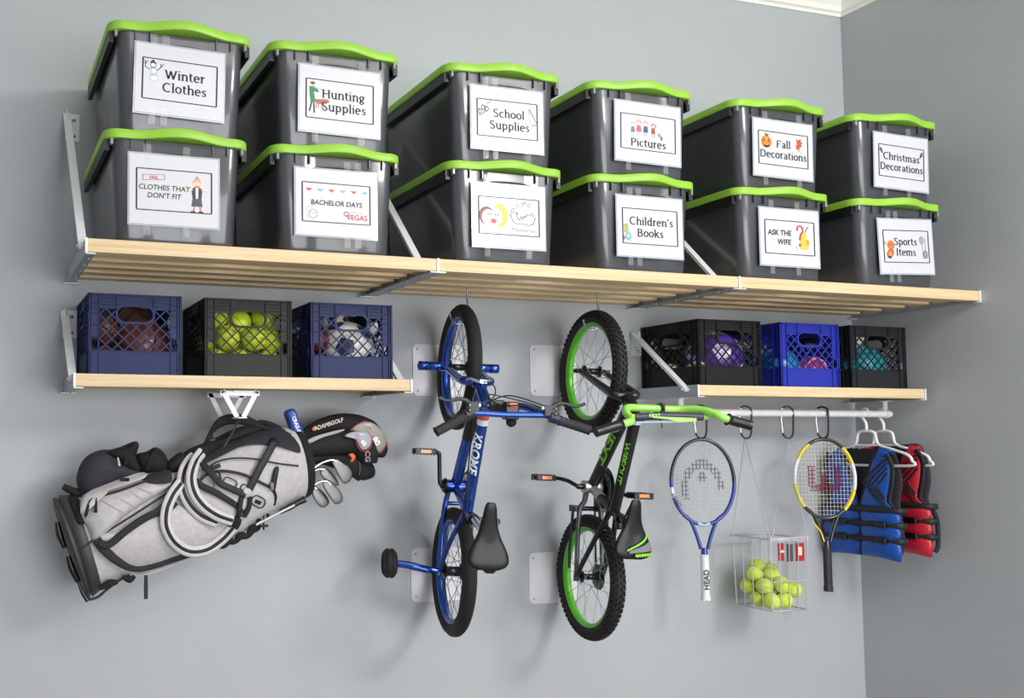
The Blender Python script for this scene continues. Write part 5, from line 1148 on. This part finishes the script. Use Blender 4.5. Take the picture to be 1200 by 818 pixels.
# dark upper panel and seams near the mouth
pad('shoulder_panel', [(236, 545), (244, 530), (257, 519), (279, 508), (312, 500), (334, 503), (350, 520), (351, 531), (335, 525), (305, 521), (280, 524), (256, 536)], .006, CHA, c=(300, 514))
band('seam_piping', [(240, 551), (255, 541), (275, 537), (300, 538), (325, 543), (350, 546)], 2, WEB, .006)
band('dark_band', [(232, 566), (244, 555), (262, 552), (285, 556), (305, 565), (320, 573)], 3.4, WEB, .009)
band('dark_band', [(320, 573), (323, 582), (321, 592)], 4, WEB, .008)
band('dark_band', [(222, 557), (236, 569), (258, 580), (280, 594), (302, 613)], 8, CHA, .010)
band('dark_band', [(236, 549), (250, 548), (258, 545)], 5, WEB, .02)
pad('harness_pad', [(262, 560), (285, 563), (318, 580), (318, 590), (303, 612), (284, 600), (262, 586), (250, 570)], .014, FAB)
m = MB()
for cx, cy, w, h, r in ((270, 565, 16, 8, 25), (289, 573, 14, 8, 25), (303, 588, 16, 12, 30)):
    P = [(cx+x*cos(radians(r))-y*sin(radians(r)), cy+x*sin(radians(r))+y*cos(radians(r))) for x, y in rrect(w, h, h*.42, 4)]
    m.tube([SF(u, v, .0175) for u, v in P], .0021, 6, 0, True)
m.build('outlined_letters', WEB, bag)
m = MB(); pillow(m, [(300, 585), (307, 588), (305, 592), (298, 589)], lambda u, v, h: SF(u, v, .018+h), .002); m.build('dark_badge', WEB, bag)
# shoulder straps: white webbing with a dark middle
def strap(pts, hs):
    P = [SF(u, v, h) for (u, v), h in zip(pts, hs)]; m = MB(); m.tube(P, .0205, 12, sm=6, N=(0, 1, 0), flat=.38); o = m.build('shoulder_strap', FABW, bag)
    m = MB(); m.tube([p+V((0, -.0056, 0)) for p in P], .0078, 8, sm=6, N=(0, 1, 0), flat=.5); m.build('strap_stripe', mat('navy_webbing', '1d2030', .7), o)
strap([(254, 521), (240, 527), (229, 541), (224, 560), (228, 578), (239, 593), (255, 604), (272, 610)], [.02, .03, .036, .036, .034, .034, .03, .022])
strap([(236, 530), (224, 538), (215, 553), (214, 572), (222, 590), (236, 604), (254, 612)], [.012, .02, .022, .022, .02, .02, .018])
strap([(212, 566), (202, 580), (195, 598), (195, 618), (205, 636), (222, 646), (242, 644), (260, 632), (273, 618)], [.03, .038, .042, .042, .045, .048, .048, .036, .025])
pad('strap_joint', [(200, 566), (210, 558), (218, 566), (212, 578), (201, 577)], .03, BLF); pad('strap_joint', [(266, 612), (276, 604), (284, 610), (278, 622), (268, 624)], .03, BLF)
band('webbing', [(203, 574), (196, 584), (190, 594), (182, 600)], 7, WEB, .032)
band('webbing', [(236, 542), (246, 553), (258, 566), (272, 573), (288, 580)], 8, WEB, .026)
band('webbing', [(321, 519), (314, 532), (304, 550), (296, 566), (291, 576)], 9, WEB, .016)
band('webbing', [(284, 580), (281, 594), (280, 606)], 6, WEB, .022); band('webbing', [(293, 582), (292, 594), (286, 606)], 6, WEB, .022)
band('webbing', [(256, 552), (258, 562), (250, 565)], 3, WEB, .028); pad('strap_keeper', [(316, 514), (324, 513), (326, 521), (318, 523)], .02, WEB)
pad('buckle', [(281, 575), (288, 570), (297, 575), (294, 584), (284, 584)], .028, mat('pale_buckle', 'bebcc0', .4))
pad('handle_tab', [(322, 548), (327, 548), (325, 562), (322, 576), (317, 575), (318, 562)], .016, WEB); pad('towel_ring', [(316, 566), (321, 565), (321, 574), (317, 575)], .024, mat('grey_ring', '8a888c', .4))
# stand legs, straps and cords underneath
def px_tube(name, pts, wpx, mt, Y, sm=4, par=None, dep=1):
    P = [at(u, v, Y) for u, v in pts]; ws = wpx if isinstance(wpx, (list, tuple)) else [wpx]*len(pts)
    m = MB(); m.tube(P, [w/2/ppm(P[0]) for w in ws], 10, sm=sm, N=(0, 1, 0), flat=dep); return m.build(name, mt, par or bag)
px_tube('stand_leg', [(300, 615), (325, 602), (345, 592)], 3.4, mat('pale_leg_metal', 'bcbcc0', .3, .6), -.32)
px_tube('leg_joint', [(328, 600), (340, 594), (349, 589), (357, 585)], [6, 8, 7, 9], BLM, -.31)
px_tube('stand_foot', [(92, 683), (97, 695), (103, 704)], [3, 5, 6], BLM, -.27); px_tube('stand_leg_tube', [(103, 703), (114, 700), (124, 692), (140, 680), (152, 674)], 3.2, BLM, -.27)
px_tube('rubber_tab', [(116, 690), (128, 684), (138, 682)], [5, 10, 5], BLF, -.30)
px_tube('leg_clip', [(144, 676), (152, 679), (158, 675)], [5, 9, 4], BLF, -.3)
px_tube('loose_strap', [(171, 674), (171, 688), (171, 702)], [4, 5, 4.5], WEB, -.29, dep=.25)
px_tube('cord_lock', [(309, 604), (309, 616), (309, 621)], [2, 2.5, 2.5], WEB, -.3); px_tube('cord_toggle', [(304, 617), (314, 616)], 3, WEB, -.3); px_tube('cord_toggle', [(314, 602), (314, 608)], 4, WEB, -.29)
px_tube('padded_strap', [(250, 643), (256, 639), (262, 640), (268, 634), (275, 635), (282, 628), (290, 628), (296, 620), (302, 618), (304, 608)], [5, 9, 6, 10, 6, 10, 7, 11, 8, 6], BLF, -.275, dep=.7)
for a, b in (((67, 612), (76, 642)), ((80, 652), (92, 682))): px_tube('rubber_tab', [a, ((a[0]+b[0])/2-1.5, (a[1]+b[1])/2), b], [6, 9, 6], BLM, YC-.05)
px_tube('base_strap', [(74, 570), (84, 575), (96, 579)], [7, 9, 9], BLF, YC-.03)
pad('base_flap', [(80, 582), (90, 580), (98, 600), (100, 612), (92, 614), (86, 600)], .018, BLF)
# hood and black padding along the top side
hd_ = MB(); pillow(hd_, sm2([(100, 580), (90, 568), (91, 552), (99, 537), (112, 529), (126, 527), (142, 534), (160, 548), (168, 556), (140, 566)], 3, True), lambda u, v, h: at(u, v, YC-.02-h), .075, back=.07); hd_.build('rain_hood', mat('plum_grey_fabric', '302c35', .8, noise=.1, scale=50), bag)
for pl, th, nm in (([(122, 530), (140, 524), (158, 517), (163, 522), (160, 534), (166, 552), (150, 552), (138, 540)], .07, 'hood_fold'), ([(158, 534), (172, 529), (183, 524), (194, 533), (197, 548), (180, 554), (166, 552)], .062, 'hood_fold'), ([(194, 545), (204, 534), (214, 530), (222, 540), (216, 552), (200, 556)], .05, 'back_pad'),
                   ([(212, 545), (216, 530), (236, 520), (262, 512), (285, 500), (300, 498), (310, 502), (280, 512), (250, 530), (230, 545)], .04, 'back_pad')):
    m = MB(); pillow(m, sm2(pl, 3, True), lambda u, v, h: at(u, v, YC-.03-h), th, back=.05); m.build(nm, BLF, bag)
px_tube('hood_fold_edge', [(160, 518), (152, 530), (146, 545)], [3, 7, 4], BLF, YC-.09); px_tube('hood_fold_edge', [(184, 525), (176, 538), (172, 550)], [3, 7, 4], BLF, YC-.085)
px_tube('zip_pull', [(138, 536), (139, 541), (140, 546)], [2, 2.6, 3], mat('pale_green_cord', 'b9c0a0', .5), YC-.105)
px_tube('carry_handle', [(236, 531), (248, 506), (260, 494), (276, 491), (292, 494), (306, 500), (318, 503)], [4, 6, 12, 13, 11, 6, 5], BLF, -.25, dep=.5)
px_tube('carry_strap', [(279, 493), (272, 508), (262, 524)], [3, 3, 4], WEB, -.33, dep=.4); px_tube('carry_strap', [(250, 511), (240, 525), (236, 535)], [3, 3, 3], WEB, -.25, dep=.4)
px_tube('rope_trim', [(250, 516), (270, 507), (288, 500), (305, 495), (318, 498), (330, 503)], [3, 5, 3, 6, 7, 6], BLF, YC-.02)
# ---- clubs and head covers, each a thing of its own
HCB = mat('black_knit', '161417', .8, noise=.15, scale=90, bump=.3, bscale=500); SIL = mat('silver_grey_vinyl', '9a968f', .45, noise=.06, coat=.2); SIL2 = mat('silver_lilac_vinyl', 'a5a3b0', .45, noise=.06, coat=.2)
REDP = mat('red_piping', 'a8283a', .5)
def cover(label, pts, ws, Y, mt=HCB, cat='golf club cover', dep=.8, name='headcover', sh=None):
    t = thing(name, label, cat, at(*pts[0], Y), 'golf club covers in the bag'); P = [at(u, v, Y) for u, v in pts]
    m = MB(); m.tube(P, [w/2/ppm(P[0]) for w in ws], 18, sm=5, N=(0, 1, 0), flat=dep); m.build('cover', mt, t)
    if sh: m = MB(); m.tube([P[0], P[0]+(at(330, 552, YC)-P[0])*.6], .006, 8); m.build('shaft', CHR, t)
    return t
def cpoly(t, name, poly, Y, mt, th=.004, s=4):
    m = MB(); pillow(m, sm2(poly, s, True), lambda u, v, h: at(u, v, Y-h), th, pw=.5); return m.build(name, mt, t)
def ctext(t, s, u, v, Y, rot, sz, mt, bold=.03, sx=1, sh=0, name='lettering'):
    m = MB(); r = radians(rot); text(m, s, at(u, v, Y), (cos(r), 0, -sin(r)), (sin(r), 0, cos(r)), sz/ppm(at(u, v, Y)), 0, bold, sx, sh); return m.build(name, mt, t)
a = cover('large black headcover with silver-grey patch reading 80, furthest right of the golf bag', [(346, 524), (366, 507), (390, 498), (412, 498), (428, 506), (438, 518), (443, 530), (443, 536)], [16, 21, 24, 27, 34, 32, 25, 10], -.175, sh=1)
cpoly(a, 'silver_patch', [(411, 504), (419, 497), (430, 494), (441, 498), (450, 508), (453, 519), (447, 529), (441, 528), (437, 516), (428, 506)], -.217, SIL, .008)
m = MB(); m.tube([at(u, v, -.220) for u, v in ((405, 508), (411, 504), (419, 497), (428, 493))], .0022, 6, sm=3); m.tube([at(u, v, -.221) for u, v in ((440, 532), (447, 530), (454, 520))], .0022, 6, sm=3); m.build('piping', REDP, a)
ctext(a, '80', 441, 517, -.228, 55, 10, mat('white_print', 'f4f4f4'), .05); ctext(a, 'CG', 434, 504, -.228, 55, 8, mat('pale_print', 'c8a8a4'), .02)
ctext(a, 'ADAMSGOLF', 385, 497, -.2115, -17, 6.5, mat('pale_print2', 'd8cfc4'), .03, 1.0, .15); cpoly(a, 'orange_logo', [(365, 503), (369, 499), (371, 502), (368, 505)], -.211, mat('orange_print', 'd05a2a'), .001, 2)
b = cover('smaller black headcover with lilac-grey patch, in front of the large one', [(348, 532), (366, 524), (390, 520), (410, 518), (424, 522), (431, 534), (432, 543)], [14, 20, 26, 27, 30, 26, 20], -.255, sh=1)
cpoly(b, 'side_stripe', [(357, 518), (370, 511), (392, 505), (404, 503), (398, 507), (378, 513), (362, 520)], -.275, SIL, .003)
cpoly(b, 'silver_patch', [(404, 511), (414, 506), (428, 506), (435, 512), (435, 520), (429, 527), (422, 525), (416, 515)], -.299, SIL2, .008)
m = MB(); m.tube([at(u, v, -.302) for u, v in ((417, 518), (421, 526), (429, 529), (435, 522), (436, 514))], .0022, 6, sm=3); m.build('piping', REDP, b)
ctext(b, '60', 426, 519, -.3125, 50, 7, mat('white_print', 'f4f4f4'), .05); ctext(b, 'CG', 421, 511, -.3125, 50, 5.5, mat('pale_print', 'c8a8a4'), .02)
ctext(b, 'CG', 431, 535, -.297, 90, 9, mat('grey_pink_print', '9a8488'), .03); cpoly(b, 'orange_ring', [(408, 533), (413, 531), (417, 535), (414, 541), (410, 541), (413, 537)], -.297, mat('orange_print', 'd05a2a'), .004, 2)
c = cover('plain black headcover at the bottom, below the two silver patched covers', [(352, 541), (375, 537), (398, 540), (416, 546), (428, 554), (431, 561)], [10, 14, 22, 28, 28, 14], -.225, sh=1)
m = MB(); m.tube([at(u, v, -.262) for u, v in ((421, 541), (422, 549), (421, 557))], .0016, 6, sm=3); m.build('seam', mat('grey_stitch2', '6a686c'), c)
d = thing('putter_cover', 'narrow blue putter cover with white letters, standing out above the golf bag', 'golf club cover', at(344, 500, -.23), 'golf club covers in the bag')
P0, P1 = (338, 480), (352, 517); m = MB(); A, B = at(*P0, -.23), at(*P1, -.23); dd = (B-A).normalized(); qq = dd.cross(V((0, 1, 0)))
rg = []
for s, w in ((0, .55), (.03, .85), (.1, 1), (.9, 1), (.97, .85), (1, .55)):
    c_ = A+(B-A)*s; rg.append([c_+qq*(x*w)+V((0, y*w, 0)) for x, y in rrect(.042, .05, .014, 4)])
m.loft(rg); m.build('cover', mat('royal_blue_vinyl', '1f4aa0', .4, noise=.08, coat=.3), d)
Fp = (A+B)/2+V((0, -.0262, 0))-dd*.004; m = MB(); text(m, 'CRAZ-E', Fp, dd, V((0, -1, 0)).cross(dd), .0185, 0, .03); m.build('lettering', mat('white_print', 'f4f4f4'), d)
m = MB(); m.tube([B, at(350, 530, -.21)], .006, 8); m.build('shaft', CHR, d)
IR = mat('brushed_iron', '7a7876', .42, .9, noise=.05, scale=30)
def iron(label, poly, hos, Y):
    t = thing('golf_iron', label, 'golf club', at(*hos[0], Y), 'golf irons in the bag')
    m = MB(); pillow(m, sm2(poly, 3, True), lambda u, v, h: at(u, v, Y-h), .006, back=.012, pw=.3, steps=(1, .985, .95, .8, .5, .2)); h = m.build('club_head', IR, t)
    m = MB(); P = [at(u, v, Y) for u, v in hos]; m.tube(P, .0055, 10, sm=4); m.build('hosel', CHR, t)
    m = MB(); m.tube([P[0], P[0]+(at(325, 550, YC+.02)-P[0])*.9], .0045, 8); m.build('shaft', CHR, t); return t
iron('topmost polished iron poking out of the golf bag, nearest the covers', [(389, 541), (394, 538), (400, 541), (409, 547), (413, 555), (411, 563), (404, 567), (399, 562), (393, 551)], [(366, 550), (376, 543), (388, 539), (394, 541)], -.27)
iron('dark faced iron half hidden behind the topmost one', [(375, 553), (381, 549), (388, 553), (395, 562), (397, 569), (391, 568), (383, 564), (378, 560)], [(366, 554), (372, 550), (380, 550)], -.24)
iron('lower right iron, its face pointing down beside the bag mouth', [(378, 566), (385, 563), (394, 570), (401, 579), (401, 588), (393, 591), (387, 584), (381, 575)], [(366, 570), (374, 565), (383, 564), (387, 568)], -.28)
iron('lowest iron, hanging closest to the bag mouth', [(366, 572), (373, 572), (381, 579), (386, 588), (382, 594), (375, 594), (369, 587), (366, 580)], [(360, 570), (366, 570), (371, 573)], -.25)
iron('thin iron shown only as a short bright hosel above the other irons', [(368, 527), (376, 526), (384, 530), (382, 540), (374, 541), (369, 535)], [(361, 529), (366, 528), (372, 527)], -.205)
# ------------------------------------------------------------------ light
w = bpy.data.worlds.new('world'); SC.world = w; w.use_nodes = True; nt = w.node_tree; bg = nt.nodes['Background']
bg.inputs['Color'].default_value = (.86, .93, 1, 1); bg.inputs['Strength'].default_value = WSTR
def area(name, loc, target, sx, sy, power, col):
    l = bpy.data.lights.new(name, 'AREA'); l.shape = 'RECTANGLE'; l.size = sx; l.size_y = sy; l.energy = power; l.color = col
    o = bpy.data.objects.new(name, l); COL.objects.link(o); o.location = loc
    d = V(target)-V(loc); o.rotation_euler = d.to_track_quat('-Z', 'Y').to_euler(); return o
for a in LIGHTS: area(*a)
vs = SC.view_settings; SC.display_settings.display_device = 'sRGB'; vs.view_transform = 'Standard'; vs.look = 'None'; vs.gamma = 1; vs.exposure = EXPO; vs.use_curve_mapping = False
# drop the working property that is only used while building
for o in list(COL.objects):
    if '_o' in o: del o['_o']
